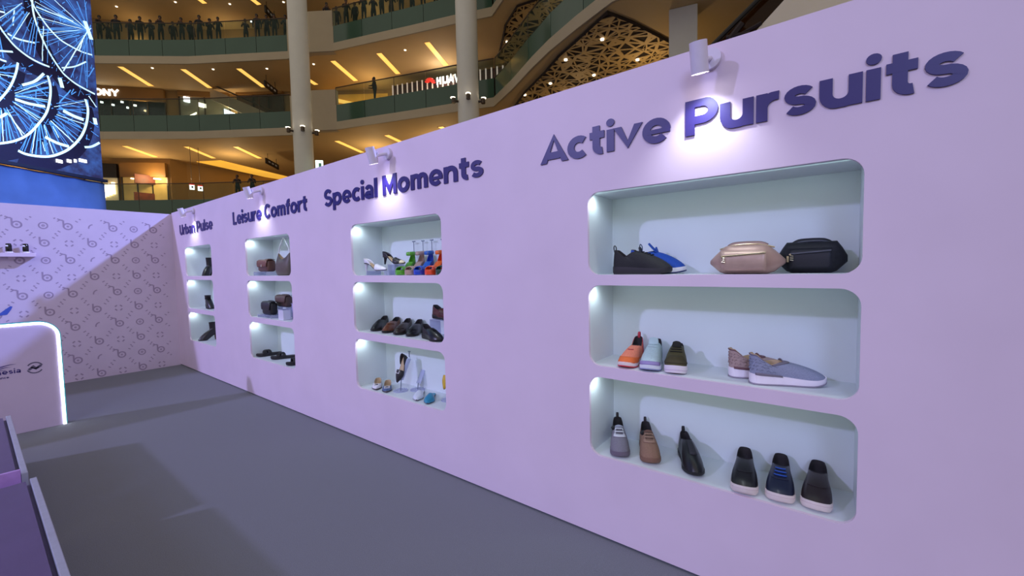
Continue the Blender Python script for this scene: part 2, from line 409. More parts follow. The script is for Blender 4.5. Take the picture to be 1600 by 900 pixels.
    def tongue(s, mt, par, h=.03, wd=.042, t=.9, lean=.3):
        p = s.P(NS, t); g = []
        for i in range(5):
            a = i/4; row = []
            for j in range(7):
                q = (j/6-.5)*2
                row.append(p+Vector((-h*lean*a-.004, q*wd/2*(1-.15*a**3), h*a-.004-.006*q*q)))
            g.append(row)
        b = B(); b.patch(g); return b.build('tongue', mt, par, smooth=True, solid=.004)
    def pull_tab(s, mt, par, h=.028, k=0, wd=.014):
        p = s.P(k, .93); pts = spline([p+Vector((-.001, 0, -.01)), p+Vector((-.006, 0, h*.5)), p+Vector((-.002, 0, h)), p+Vector((.007, 0, h*.6)), p+Vector((.006, 0, -.004))], 4)
        b = B(); b.tube(pts, wd/2, 6, flat=.25, up=(1, 0, .2)); return b.build('pull_tab', mt, par, smooth=True)
    def band(s, name, mt, par, u0, u1, h, z=None, wsc=1.0, twist=0., n=10, nu=5, hump=0.):
        g = []
        for i in range(nu+1):
            u = u0+(u1-u0)*i/nu; row = []
            for j in range(n+1):
                a = PI*j/n; uu = u+twist*math.cos(a); uu = min(.995, max(.005, uu)); wd = interp(s.prof, uu)*s.W/2*wsc
                hh_ = (h if not callable(h) else h(u))*(1+hump*math.sin(PI*i/nu))
                row.append(Vector((uu*s.L, -wd*math.cos(a), s.zb(uu)+hh_*math.sin(a)**.8 if 0 < j < n else s.zb(uu))))
            g.append(row)
        b = B(); b.patch(g); return b.build(name, mt, par, smooth=True, solid=.0025)
    def heel(s, mt, par, r0=.026, r1=.008, x0=None, x1=None, ry=None, n=12, name='heel', z1=0., sq=False):
        x0 = .10*s.L if x0 is None else x0; x1 = x0-.01 if x1 is None else x1; zt = s.zl(.1)+.002; ry = ry or 1
        loops = []
        for i in range(6):
            a = i/5; r = r0+(r1-r0)*(a**.6); x = x0+(x1-x0)*a; z = zt+(z1-zt)*a
            loops.append([(x+r*math.cos(2*PI*k/n), r*ry*math.sin(2*PI*k/n), z) for k in range(n)])
        b = B(); b.loft(loops); return b.build(name, mt, par, smooth=True, auto=50)
def ring_loop(c, rx, ry, tilt, n=20): return [Vector((c[0]+rx*math.cos(2*PI*i/n), c[1]+ry*math.sin(2*PI*i/n), c[2]+tilt*math.cos(2*PI*i/n))) for i in range(n)]

L_ = dict
def toe_place(T, deg, L):                               # heel-centre origin from the toe point and heading
    a = math.radians(deg); return (T[0]-L*math.cos(a), T[1]-L*math.sin(a)), a
m_white_s = mat('white_rubber', '#e6dfe2', .5, noise=.03)
m_black_l = mat('black_leather', '#17161b', .32, noise=.12, scale=60, bump=.05)
m_black_f = mat('black_knit', '#17171c', .75, noise=.2, scale=200, bump=.1)
m_in_dark = mat('dark_lining', '#221c20', .85)
m_in_tan = mat('tan_lining', '#b79b7c', .7)
m_lace_b = mat('black_lace', '#121216', .8)
m_brass = mat('pale_metal', '#cfc6b0', .25, metal=1)
m_acry = glass_mat('clear_acrylic', '#d5d8ee', .62, .05, '#eef0fb')
def sneaker(label, T, deg, F, L=.285, W=.1, up='#888888', um=None, sole='#e6dfe2', lining=None, prof=SNEAK, base=.026, thick=None, laces=None, lace_c='#121216', toe=None, toe_t=.28, tongue=None, tab=None, heelp=None, tag_name='sneaker', outsole=None, group=None, rough=.75, outw=False, lace_half=2.4, bump=.12, **kw):
    (x, y), a = toe_place(T, deg, L)
    r = thing(tag_name, label, 'shoe', (x, y, F+.0006), a, group)
    s = Shoe(L, W, prof, base, thick=thick, **kw)
    um = um or mat('upper_'+up.strip('#'), up, rough, noise=.1, scale=180, bump=bump)
    s.upper(um, lining or m_in_dark, r)
    so = s.sole(mat('sole_'+sole.strip('#'), sole, .55, noise=.03), r)
    if outsole: s.slab('outsole', mat('outsole_'+outsole.strip('#'), outsole, .6), r, lambda u: s.zl(u)-.0004, lambda u: s.zl(u)+.0065, .975, 1.062, 1.06)
    if laces: s.lace(mat('lace_'+lace_c.strip('#'), lace_c, .8), r, laces, lace_half)
    if toe: s.patch('toe_cap', mat('trim_'+toe.strip('#'), toe, .6), r, NS-9, NS+9, .0, toe_t, nk=16)
    if tongue: s.tongue(mat('trim_'+tongue.strip('#'), tongue, .8), r)
    if tab: s.pull_tab(mat('trim_'+tab.strip('#'), tab, .7), r)
    if heelp: s.patch('heel_counter', mat('trim_'+heelp.strip('#'), heelp, .6), r, -5, 5, .05, .8, nk=12)
    return r, s
# ================================================================== niche under Active Pursuits
DEPTHC = WX+.16
# --- top row
th = [(0, 1.25), (.3, 1.15), (.6, .95), (1, .75)]
r, s = sneaker('blue running shoe with white midsole, half hidden behind the black running shoe', (2.225, .598), -84, F1, up='#1f4fae', sole='#eceaf0', lining=m_in_dark, base=.03, thick=th, outsole='#1a2a66', tongue='#1f4fae', tab=None, hf=.085, hh=.09, hm=.06)
s.tongue(mat('trim_1f4fae', '#1f4fae', .8), r, h=.05, wd=.05, lean=.9)
r, s = sneaker('black knit running shoe on a black sole, heel to the left', (2.115, .635), -88, F1, L=.30, um=m_black_f, sole='#1c1820', base=.03, thick=th, laces=[.62, .7, .78, .86, .94], tongue='#2a2c38', tab='#17171c', hh=.088, hm=.05, hf=.085, ob=.44)
s.pull_tab(mat('tongue_loop', '#3a4666', .7), r, h=.038, k=NS)
def waist_bag(label, y0, y1, x, F, h, mt, pocket_m, zip_m, dark=False, cap=.13, qs=.52, qk=.52):
    r = thing('waist_bag', label, 'bag', (x, (y0+y1)/2, F+.0006), 0)
    W2 = abs(y0-y1)/2; b = B(); loops = []; n = 18
    for i in range(15):
        a = -1+2*i/14; k = max(.02, 1-abs(a)**2.6)
        q_ = max(0, (abs(a)-qs)/(1-qs)); zt = h*(1-qk*q_**1.15); zb_ = h*.34*max(0, (abs(a)-.66)/.34)
        hz = max(h*.1, zt-zb_); zc = (zt+zb_)/2
        dp = cap/2*(1-.78*max(0, (abs(a)-.45)/.55)**1.3)
        lp = []
        for j in range(n):
            t = 2*PI*j/n; cx, sz = math.cos(t), math.sin(t)
            px = dp*math.copysign(abs(cx)**.55, cx); pz = max(0, zc+hz/2*math.copysign(abs(sz)**.6, sz))
            lp.append((px*(1-.25*max(0, sz)), -a*W2, pz))
        loops.append(lp)
    b.loft(loops); b.build('body', mt, r, smooth=True)
    fx = lambda z: -cap/2*(1.02-.25*max(0, (z/h-.5)*2)**2)
    # pocket panel, raised on the front
    g = [[(fx(z)-.006*math.sin(PI*min(1, max(0, i/6))), -yy, z) for yy in [(-.62+1.2*j/10)*W2 for j in range(11)]] for i, z in enumerate([h*(.12+.66*i/6) for i in range(7)])]
    b = B(); b.patch(g); pk = b.build('pocket', pocket_m, r, smooth=True, solid=.003)
    tz = h*.62
    b = B(); b.tube([(fx(tz)-.012, -q*W2, tz+.01*(q+.5)) for q in (-.6, -.3, 0, .3, .56)], .0035, 6); b.build('zip', zip_m, pk)
    b = B(); b.cyl((fx(tz)-.016, .58*W2, tz), (fx(tz)-.016, .58*W2, tz-.006), .005, n=10)
    for q in (0, .009, .018): b.cyl((fx(tz)-.017, .58*W2, tz-.008-q), (fx(tz)-.017, .58*W2-.012, tz-.010-q), .0026, n=6)
    b.build('zip_pull', m_brass, pk)
    b = B(); b.tube(spline([(-cap*.1, W2*.72, h*.86), (-cap*.16, W2*.3, h*.99), (-cap*.16, -W2*.3, h*1.0), (-cap*.1, -W2*.74, h*.88)], 5), .0038, 6); b.build('top_zip', zip_m, r)
    b = B(); b.tube(spline([(cap*.2, W2*.52, h*.93), (cap*.15, W2*.3, h*1.02), (cap*.15, -W2*.3, h*1.02), (cap*.2, -W2*.52, h*.93)], 5), .012, 6, flat=.25, up=(1, 0, 0)); b.build('strap', mt, r, smooth=True)
    if dark:
        b = B(); b.box((-cap*.5-.006, W2*.62, h*.45), (.004, .016, .026)); b.build('emblem', m_brass, r)
    return r
waist_bag('champagne metallic waist bag with a zipped front pocket', .455, .165, 2.105, F1, .128, mat('champagne_leather', '#a88b80', .46, metal=.25, noise=.1, scale=12, bump=.35), mat('champagne_pocket', '#bba091', .44, metal=.25, noise=.1, scale=14, bump=.3), m_brass)
waist_bag('black nylon waist bag right of the champagne one', 205/1000, -.042, 2.232, F1, .134, mat('black_nylon', '#101019', .6, noise=.2, scale=150, bump=.1), mat('black_nylon2', '#15151f', .6, noise=.2, scale=150), mat('dark_zip', '#5b5b6a', .4, metal=.6), dark=True, cap=.11, qs=.72, qk=.46)
# --- middle row
r, s = sneaker('coral knit sneaker with orange toe guard and red pull tab', (2.026, .848), -176, F2, L=.27, W=.094, up='#f08a6c', sole='#f0dcd8', base=.022, outsole='#c8384a', toe='#e06a30', tab='#b3303f', hh=.105, hf=.07, hm=.06, ob=.36, oa=.02, ow=.55)
s.patch('stripe_mark', mat('trim_c4454a', '#c4454a', .6), r, NS-2.2, NS+2.2, .66, .70, nk=6, nt=2)
s.patch('heel_counter', mat('trim_b3303f', '#b3303f', .6), r, -7, 7, .1, .95, nk=14)
r, s = sneaker('pale mint knit sneaker with lilac sole tip', (2.029, .722), -170, F2, L=.278, W=.1, up='#b2c8cc', sole='#dfe4ee', base=.024, outsole='#7f86b0', prof=ROUND, toe=None, tongue='#b2c8cc', hh=.098, hf=.095, hm=.065, ob=.38, ow=.62)
s.patch('sole_tip', mat('trim_8f80b4', '#8f80b4', .6), r, NS-5, NS+5, .0, .13, off=.003, nk=10, nt=3)
s.lace(mat('lace_b2c8cc', '#c0d2d6', .8), r, [.72, .86], 2.6); s.tongue(mat('trim_b2c8cc', '#b2c8cc', .8), r, h=.035, wd=.05)
s.patch('side_mark', mat('trim_5f6f80', '#5f6f80', .6), r, NS+8, NS+10, .55, .95, nk=4)
r, s = sneaker('olive canvas sneaker with black laces and thick white sole', (2.036, .597), -167, F2, L=.275, W=.102, up='#4a4426', sole='#e9dfe8', base=.034, prof=ROUND, lace_c='#15130f', laces=[.6, .72, .84], tongue='#1b1810', hh=.075, hf=.082, hm=.055, ob=.42, ow=.62, lace_half=3.2)
s.slab('sole_line', mat('trim_c9b3cf', '#c9b3cf', .6), r, lambda u: s.zl(u)+.013, lambda u: s.zl(u)+.016, 1.052, 1.056, 1.052)
s.patch('toe_overlay', mat('trim_40391f', '#40391f', .8), r, NS-7, NS+7, .1, .42, kf=lambda a: (NS-7+4*a, NS+7-4*a))
def slip_on(label, T, deg, up, accent, lining, z):
    r, s = sneaker(label, T, deg, F2, L=.295, W=.104, up=up, sole='#ece3ef', base=.033, thick=[(0, 1.35), (.35, 1.2), (.6, .95), (1, .6)], outsole='#8d8496', lining=lining, hh=.088, hm=.045, hf=.062, ob=.44, oa=.0, ow=.66, tag_name='slip_on_shoe', prof=ROUND, spring=.018)
    s.patch('collar', mat('trim_'+accent.strip('#'), accent, .7), r, -NS, NS, .88, 1.0, nk=44, nt=2, off=.002)
    for k in (1, -1): s.patch('sole_insert', mat('trim_'+accent.strip('#'), accent, .7), r, k*3, k*9.5, -.0, .09, off=.004, nk=8, nt=2)
    b = B()
    for i in range(4):                                   # wavy quilting around the heel
        for j in range(6):
            t = .2+.15*i; k = -8.5+3*j+(i % 2)*1.2
            b.tube([s.P(k+.4*q, t+.05*math.sin(q*2))+s.nrm(k+.4*q, t)*.0012 for q in range(6)], .0016, 5)
    b.build('quilting', mat('quilt_'+up.strip('#'), up, .6, noise=.05), r, smooth=True, kind='stuff')
    s.tongue(mat('trim_'+accent.strip('#'), accent, .8), r, h=.016, wd=.05, t=.96, lean=.9)
    return r
slip_on('taupe quilted slip-on shoe behind the grey slip-on', (2.295, .125), -62, '#a98f8c', '#6e4a50', m_in_tan, 0)
slip_on('grey slip-on shoe with quilted heel and white wedge sole, in front of the taupe one', (2.222, .027), -63, '#8d92ab', '#77707f', m_in_tan, 0)
# --- bottom row
def dial_shoe(label, T, deg, up, cage, sole, dark):
    r, s = sneaker(label, T, deg, F3, L=.275, W=.1, up=up, sole=sole, base=.024, hh=.105, hf=.095, hm=.066, ob=.47, ow=.58, prof=ROUND, tab='#2a2226', rough=.85)
    cm = mat('cage_'+cage.strip('#'), cage, .6); wm = mat('dial_wire', '#1c181c', .5)
    s.patch('lace_guard', cm, r, NS-3.8, NS+3.8, .52, .62, off=.003, nk=8, nt=2)
    for sd in (-1, 1): s.patch('eyelet_strip', cm, r, NS+sd*3.4, NS+sd*2.2, .58, .98, off=.003, nk=3, nt=5)
    for t in (.70, .84): s.patch('bridge', cm, r, NS-2.8, NS+2.8, t, t+.05, off=.004, nk=6, nt=1)
    s.lace(wm, r, [.66, .77, .90], 3.0, r=.0012, name='wire', rise=.006)
    p = s.P(NS+5.2, .86); n_ = s.nrm(NS+5.2, .86)
    b = B(); b.cyl(p, p+n_*.012, .0125, .011, 16); b.build('dial', mat('dial_black', '#17151a', .45), r, smooth=True, auto=40)
    s.tongue(mat('trim_'+dark.strip('#'), dark, .8), r, h=.02, wd=.045)
dial_shoe('grey mesh walking shoe with a black lace dial, at the left end', (2.046, .877), -153, '#77737f', '#c3c4cc', '#6a6070', '#8f92a0')
dial_shoe('brown suede walking shoe with a dark lace dial', (2.068, .720), -153, '#8b6b58', '#9a7a66', '#7d5b4a', '#6c4d40')
r, s = sneaker('black leather derby shoe with heel pull tab', (2.065, .500), -151, F3, L=.28, W=.1, um=m_black_l, sole='#141217', prof=DRESS, base=.02, thick=[(0, 1.5), (.25, 1.4), (.35, .8), (1, .7)], tab='#141217', hh=.092, hf=.102, hm=.07, ob=.42, ow=.5, tag_name='derby_shoe')
s.patch('elastic_gore', mat('gore_grey', '#2b2a30', .8, noise=.2, scale=300), r, NS-2.4, NS+2.4, .5, 1.0, nk=8, off=.002)
def court(label, T, deg, c, lace_c=None, rough=.35):
    r, s = sneaker(label, T, deg, F3, L=.272, W=.107, up=c, sole='#e3d5d2', base=.032, prof=ROUND, hh=.084, hf=.068, hm=.054, ob=.40, ow=.62, rough=rough, laces=[.62, .74, .86] if lace_c else None, lace_c=lace_c or '#111111', lace_half=2.6, bump=.03)
    s.slab('sole_line', mat('trim_cbb6b8', '#cbb6b8', .6), r, lambda u: s.zl(u)+.0225, lambda u: s.zl(u)+.0245, 1.052, 1.056, 1.052)
    s.patch('vamp_seam', mat('seam_'+c.strip('#'), c, .5), r, NS-3.5, NS+3.5, .50, .52, nk=8, nt=1)
    return r, s
court('black leather court sneaker with white sole', (2.018, .298), -172, '#1a171d')
r, s = court('navy leather court sneaker with bright blue laces', (2.034, .168), -176, '#1b2038', '#2a58b8')
court('dark brown leather court sneaker at the right end', (2.048, .045), 180, '#2a1f22')

# ================================================================== niche under Special Moments
def riser(label, x, y, F, d, group='clear acrylic risers'):
    """open acrylic bridge: top plate and two side plates"""
    r = thing('acrylic_riser', label, 'display stand', (x, y, F+.0006), 0)
    t = .005
    B().box((0, 0, d[2]-t/2), (d[0], d[1], t)).build('top_plate', m_acry, r)
    for sd in (-1, 1): B().box((0, sd*(d[1]-t)/2, (d[2]-t)/2), (d[0], t, d[2]-t)).build('side_plate', m_acry, r)
    return r
def pump(label, T, deg, Z, c, cap=None, rough=.4, L=.24, lift=.058, spots=False, strap=True, buckle=None):
    (x, y), a = toe_place(T, deg, L)
    r = thing('slingback_pump', label, 'shoe', (x, y, Z+.0006), a)
    s = Shoe(L, .078, POINT, .004, oa=.50, ob=.74, ow=.72, hh=.016, hm=.03, hf=.03, spring=.004, lift=lift, e1=1.2, e2=1.7)
    um = mat('pump_'+c.strip('#'), c, rough, noise=.1, scale=60)
    g = B()                                               # closed vamp over the front of the foot
    s.band('vamp', um, r, .56, .985, lambda u: .036*(1-((u-.56)/.44)**1.6)+.006, n=14, nu=9)
    s.sole(mat('pump_sole', '#2a2226', .5), r, name='sole')
    s.slab('insole', m_in_tan, r, lambda u: s.zb(u)+.002, lambda u: s.zb(u)+.004, .86, .9, .88)
    s.heel(um, r, .018, .006, .022, .012)
    # heel cup and slingback
    g = []
    for i in range(5):
        a_ = i/4; row = []
        for j in range(13):
            k = -9+18*j/12; u, x_, y_ = s.rim(k); hgt = .034*(1-(abs(k)/9.2)**2)+.010
            row.append(Vector((x_-.004*a_, y_*(1+.05*a_), s.zb(u)+hgt*a_)))
        g.append(row)
    b = B(); b.patch(g); b.build('heel_cup', um, r, smooth=True, solid=.002)
    if cap: s.band('toe_cap', mat('pumpcap_'+cap.strip('#'), cap, .3), r, .84, .99, lambda u: (.036*(1-((u-.56)/.44)**1.6)+.006)*1.06, n=14, nu=6, wsc=1.04)
    if spots:
        b = B(); rr = random.Random(3)
        for _ in range(26):
            u = rr.uniform(.58, .82); q = rr.uniform(.3, 2.8); wd = interp(s.prof, u)*s.W/2
            h = .036*(1-((u-.56)/.44)**1.6)+.006
            p = Vector((u*s.L, -wd*math.cos(q), s.zb(u)+h*math.sin(q)**.8+.0025)); b.cyl(p, p+Vector((0, 0, .001)), .0035, n=6)
        b.build('sequins', mat('pale_sequin', '#c8c0b8', .3, metal=.4), r, kind='stuff')
    if buckle:
        u = .64; h = .036*(1-((u-.56)/.44)**1.6)+.008
        b = B(); b.tube([(u*L+dx_, dy_, s.zb(u)+h+.001-.25*abs(dy_)) for dx_, dy_ in ((-.012, -.018), (.012, -.018), (.012, .018), (-.012, .018))], .0035, 6, closed=True); b.build('buckle', mat('buckle_white', '#e8e4e6', .25), r)
    return r, s
riser('low clear acrylic riser under the white slingback pump', 2.12, 3.0, F1, (.14, .25, .038))
riser('taller clear acrylic riser under the black sequinned pump', 2.12, 2.815, F1, (.10, .09, .088))
pump('white slingback pump with a pale pointed toe on a low acrylic riser', (2.08, 2.885), -80, F1+.038, '#dcdbe6', '#e6e4ee')
pump('black sequinned slingback pump with a champagne pointed toe', (2.105, 2.68), -84, F1+.088, '#1e1b22', '#d9cda8', spots=True)
def platform(label, T, deg, c, c2=None, rough=.25):
    L = .235; (x, y), a = toe_place(T, deg, L)
    r = thing('platform_sandal', label, 'shoe', (x, y, F1+.0006), a)
    s = Shoe(L, .082, ROUND, .028, spring=.004, lift=.085, thick=[(0, .5), (.4, .7), (.66, 1.1), (1, 1.1)])
    um = mat('patent_'+c.strip('#'), c, rough, noise=.05, coat=.5); u2 = mat('patent_'+(c2 or c).strip('#'), c2 or c, rough, noise=.05, coat=.5)
    s.sole(um, r, name='platform', sc0=.98, sc1=1.02, sc2=1.0)
    s.slab('footbed', u2, r, lambda u: s.zb(u)+.002, lambda u: s.zb(u)+.006, .9, .95, .9)
    s.heel(um, r, .026, .018, .026, .022, ry=.9)
    s.band('toe_strap', u2, r, .62, .82, .034, twist=.05, n=12, hump=.12); s.band('cross_strap', um, r, .66, .86, .031, twist=-.06, n=12, hump=.12)
    # back panel rising to the ankle, and the ankle strap
    zt = s.zb(.06)
    g = []
    for i in range(6):
        q = i/5; row = []
        for j in range(11):
            k = -(6.5-4*q)+(13-8*q)*j/10; u, x_, y_ = s.rim(k)
            row.append(Vector((x_*1.0+.008*q, y_*(1-.1*q), s.zb(u)+.078*q)))
        g.append(row)
    b = B(); b.patch(g); b.build('heel_panel', um, r, smooth=True, solid=.003)
    b = B(); b.tube(ring_loop((.045, 0, zt+.072), .042, .032, -.004), .0045, 8, closed=True, flat=3.2); b.build('ankle_strap', u2, r, smooth=True)
    p = Vector((.088, .012, zt+.07)); b = B(); b.tube([p+Vector((0, -.006, -.006)), p+Vector((0, .006, -.006)), p+Vector((0, .006, .006)), p+Vector((0, -.006, .006))], .002, 6, closed=True); b.build('buckle', m_brass, r)
def t_post(label, x, y, h):
    r = thing('display_post', label, 'display stand', (x, y, F1+.0006), 0)
    B().lathe([(.02, 0), (.02, .004), (.003, .006)], n=16).build('base', m_acry, r)
    B().cyl((0, 0, .004), (0, 0, h), .0028, n=8).build('post', mat('post_grey', '#7f879b', .3, metal=.5), r)
    B().cyl((0, -.018, h), (0, .018, h), .0045, n=8).build('cross_bar', mat('post_grey', '#7f879b', .3, metal=.5), r)
for nm, y, c, c2, dg in (('bright green', 2.70, '#4f9e2a', '#5fae35', -163), ('dusty nude', 2.585, '#a98a80', '#b3948a', -163), ('cobalt blue', 2.478, '#123fb4', '#1c62c0', -163), ('orange-red', 2.352, '#e0421c', '#ee6a22', -163), ('dark green', 2.235, '#0f3f33', '#1b5a46', -163)):
    platform(nm+' platform sandal with ankle strap', (2.045, y), dg, c, c2)
    t_post('thin T-shaped display post behind the '+nm+' sandal', 2.296, y+.10, .275)
# --- middle row: leather shoes
def formal(label, T, deg, Z, c, rough=.3, strap=False, L=.285, lace=False, moc=False, lin_=None):
    (x, y), a = toe_place(T, deg, L)
    r = thing('leather_shoe', label, 'shoe', (x, y, Z+.0006), a)
    s = Shoe(L, .097, DRESS, .018, oa=.03, ob=.47, ow=.58, hh=.075, hm=.05, hf=.072, thick=[(0, 1.6), (.26, 1.5), (.33, .7), (1, .6)])
    um = mat('leather_'+c.strip('#'), c, rough, noise=.12, scale=40, bump=.04)
    s.upper(um, m_in_dark, r); s.sole(mat('leather_sole', '#15110f', .5), r)
    if strap: s.patch('saddle_strap', mat('leather_strap_'+c.strip('#'), c, rough, noise=.05), r, NS-7, NS+7, .62, .74, off=.003, nk=14, nt=2)
    if lace: s.lace(m_lace_b, r, [.66, .76, .86, .95], 2.0, r=.0026)
    if moc: s.patch('apron_seam', mat('leather_seam_'+c.strip('#'), c, .6), r, NS-6, NS+6, .36, .40, off=.003, nk=12, nt=1)
    return r, s
formal('black lace-up dress shoe at the left end of the leather shoes', (2.085, 3.12), -150, F2, '#17151a', lace=True)
formal('tan brown loafer with a saddle strap', (2.072, 2.945), -152, F2, '#6a3a22', strap=True)
formal('dark brown slip-on loafer beside the tan one', (2.062, 2.775), -152, F2, '#33241f', moc=True)
formal('black slip-on loafer in the middle of the row', (2.068, 2.620), -150, F2, '#15141a', moc=True)
formal('black derby shoe turned sideways at the front', (2.06, 2.235), -104, F2, '#141318', lace=True)
riser('black-topped acrylic riser under the burgundy shoe', 2.235, 2.37, F2, (.11, .26, .135))
formal('burgundy polished brogue raised on a riser', (2.235, 2.255), -95, F2+.135, '#4a1d18', rough=.22, lace=True)
# --- bottom row: flats
def flat_shoe(label, T, deg, Z, c, buckle=True, mule=False, L=.235, rough=.35, tilt=0., metal=0., lining=None):
    (x, y), a = toe_place(T, deg, L)
    r = thing('pointed_flat', label, 'shoe', (x, y, Z+.0006), a)
    if tilt: r.rotation_euler = (0, tilt, a)
    s = Shoe(L, .08, POINT, .006, oa=.03, ob=.66, ow=.74, hh=.036, hm=.022, hf=.022, spring=.004, e1=1.3, e2=1.7, lift=.008)
    um = mat('flat_'+c.strip('#'), c, rough, metal=metal, noise=.06, scale=60)
    s.sole(mat('flat_sole_'+('d' if mule else 'l'), '#3a3238' if not mule else '#4a4550', .5), r)
    s.slab('insole', lining or m_in_tan, r, lambda u: s.zb(u)+.003, lambda u: s.zb(u)+.005, .88, .92, .9)
    if mule: s.band('vamp', um, r, .46, .99, lambda u: .038*(1-max(0, (u-.5)/.5)**1.7)+.004, n=14, nu=9)
    else: s.upper(um, lining or m_in_tan, r, rows=6)
    if buckle:
        u = .70; z = s.zb(u)+.03
        b = B(); b.tube([(u*L+dx_, dy_, z-.3*abs(dy_)-.2*dx_) for dx_, dy_ in ((-.013, -.021), (.013, -.021), (.013, .021), (-.013, .021))], .004, 6, closed=True); b.build('buckle', mat('buckle_white', '#e8e4e6', .25), r)
        B().bbox((u*L, 0, z-.004), (.014, .022, .006), .002).build('buckle_centre', mat('buckle_dark', '#22202a', .4), r)
    return r, s
flat_shoe('white pointed flat with a white bow buckle, left end of the bottom shelf', (2.05, 3.05), -130, F3, '#d9d4e2')
flat_shoe('blue-grey pointed flat with a white buckle', (2.055, 2.915), -130, F3, '#4b5f8a')
def oval_stand(label, x, y, F, h=.1, back=.24):
    r = thing('shoe_stand', label, 'display stand', (x, y, F+.0006), 0)
    B().lathe([(.062, 0), (.062, .005), (.058, .007)], n=28).build('base', m_acry, r)
    B().cyl((0, 0, .006), (.01, 0, h), .004, n=10).build('stem', mat('post_grey', '#7f879b', .3, metal=.5), r)
    a = math.radians(58)
    B().box((.055, 0, h+.075), (.004, .05, .19), M=Matrix.Rotation(math.radians(28), 3, 'Y')).build('rest_plate', m_acry, r)
    B().cyl((.10, 0, h+.165), (.10, 0, h+.215), .0035, n=8).cyl((.10, -.013, h+.215), (.10, .013, h+.215), .005, n=8).build('heel_hook', mat('post_grey', '#7f879b', .3, metal=.5), r)
    return r
oval_stand('round-based acrylic stand holding the black slingback', 2.165, 2.87, F3)
r, s = pump('black slingback flat with a white square buckle, propped upright on a stand', (2.12, 2.86), 180, F3+.07, '#201c24', buckle=True, lift=.02, L=.23)
r.location = (2.135+.115, 2.87, F3+.07+.205); r.rotation_euler = (0, math.radians(61), PI)
oval_stand('empty clear acrylic shoe stand against the niche back', 2.262, 2.770, F3, .06)
flat_shoe('white pointed mule with a square-cut vamp', (2.055, 2.535), -141, F3, '#d5dae8', buckle=False, mule=True, lining=mat('white_lining', '#d6d8e6', .6))
flat_shoe('teal pointed mule beside the white one', (2.050, 2.405), -143, F3, '#2d87ab', buckle=False, mule=True, rough=.2, lining=mat('teal_lining', '#4d9dbb', .6))
oval_stand('round-based acrylic stand under the gold shoe', 2.222, 2.352, F3, .08)
r, s = pump('gold pointed pump propped upright at the right end', (2.12, 2.385), 180, F3+.09, '#c9a338', lift=.02, L=.23, rough=.25)
r.location = (2.185+.115, 2.36, F3+.085+.205); r.rotation_euler = (0, math.radians(61), PI)

# ================================================================== niche under Leisure Comfort
def satchel(label, x, y, Z, d, c, cf, rz=PI, clasp=True):
    r = thing('satchel_bag', label, 'bag', (x, y, Z+.0006), rz)
    um = mat('satchel_'+c.strip('#'), c, .45, noise=.1, scale=40, bump=.06); fm = mat('satchel_'+cf.strip('#'), cf, .45, noise=.1, scale=40, bump=.06)
    B().bbox((0, 0, d[2]*.49), (d[0], d[1], d[2]*.98), .03, seg=4).build('body', um, r, smooth=True)
    g = []                                                # flap: over the top and down the front
    prof = [(-d[0]*.4, d[2]*.99), (-d[0]*.1, d[2]*1.01), (d[0]*.3, d[2]*1.0), (d[0]*.52, d[2]*.9), (d[0]*.55, d[2]*.7), (d[0]*.56, d[2]*.48), (d[0]*.55, d[2]*.40)]
    for i, (px, pz) in enumerate(prof):
        g.append([(px, (-.5+j/10)*d[1]*(.97 if i < 5 else .9-.06*(i-5)), pz-.0*(j)) for j in range(11)])
    b = B(); b.patch(g); fl = b.build('flap', fm, r, smooth=True, solid=.004)
    if clasp: B().bbox((d[0]*.56+.005, 0, d[2]*.5), (.008, .03, .024), .003).build('clasp', m_brass, fl)
    b = B(); b.tube(spline([(-.0, -d[1]*.44, d[2]*.85), (-.02, -d[1]*.3, d[2]*1.03), (-.02, d[1]*.3, d[2]*1.03), (0, d[1]*.44, d[2]*.85)], 6), .006, 6); b.build('handle', um, r, smooth=True)
riser('clear acrylic riser under the tan satchel', 2.135, 5.25, F1, (.16, .34, .045))
satchel('tan brown flap satchel with a metal clasp on a riser', 2.135, 5.25, F1+.045, (.10, .27, .138), '#59382f', '#6d4437')
r = thing('hobo_bag', 'taupe leather hobo bag with a white rope handle', 'bag', (2.145, 4.82, F1+.0006), PI)
um = mat('hobo_leather', '#544740', .5, noise=.1, scale=30, bump=.1); b = B(); loops = []; n = 24; HW = .165
for zi, (zf, wsc, ds) in enumerate([(0, .82, .7), (.02, .93, .95), (.07, 1.0, 1.1), (.13, .98, 1.0), (.18, .93, .7)]):
    loops.append([(.055*ds*math.copysign(abs(math.cos(2*PI*k/n))**.7, math.cos(2*PI*k/n)), HW*wsc*math.copysign(abs(math.sin(2*PI*k/n))**.8, math.sin(2*PI*k/n)), zf) for k in range(n)])
top = []
for k in range(n):
    yy = HW*.86*math.copysign(abs(math.sin(2*PI*k/n))**.8, math.sin(2*PI*k/n)); q = abs(yy)/(HW*.86)
    top.append((.02*math.cos(2*PI*k/n), yy, .165+.085*q**1.3))
loops.append(top); b.loft(loops, (True, False)); b.build('body', um, r, smooth=True)
b = B(); b.loft([top, [(x_*.5, y_*.9, z_-.05) for x_, y_, z_ in top]], (False, True)); b.build('lining', m_in_tan, r, smooth=True)
m_rope = mat('white_rope', '#ded9dc', .6, noise=.1, scale=120)
b = B(); b.tube(spline([(0, -HW*.80, .24), (0, -HW*.62, .31), (0, -HW*.1, .402), (0, 0, .408), (0, HW*.1, .402), (0, HW*.62, .31), (0, HW*.80, .24)], 6), .0065, 8); b.build('handle', m_rope, r, smooth=True)
for sd in (-1, 1): 
    b = B(); b.tube(ring_loop((0, sd*HW*.8, .243), .004, .014, 0, 12), .003, 6, closed=True); b.build('handle_ring', m_brass, r)
riser('clear low acrylic riser under the black flap bag', 2.125, 5.19, F2, (.15, .34, .03))
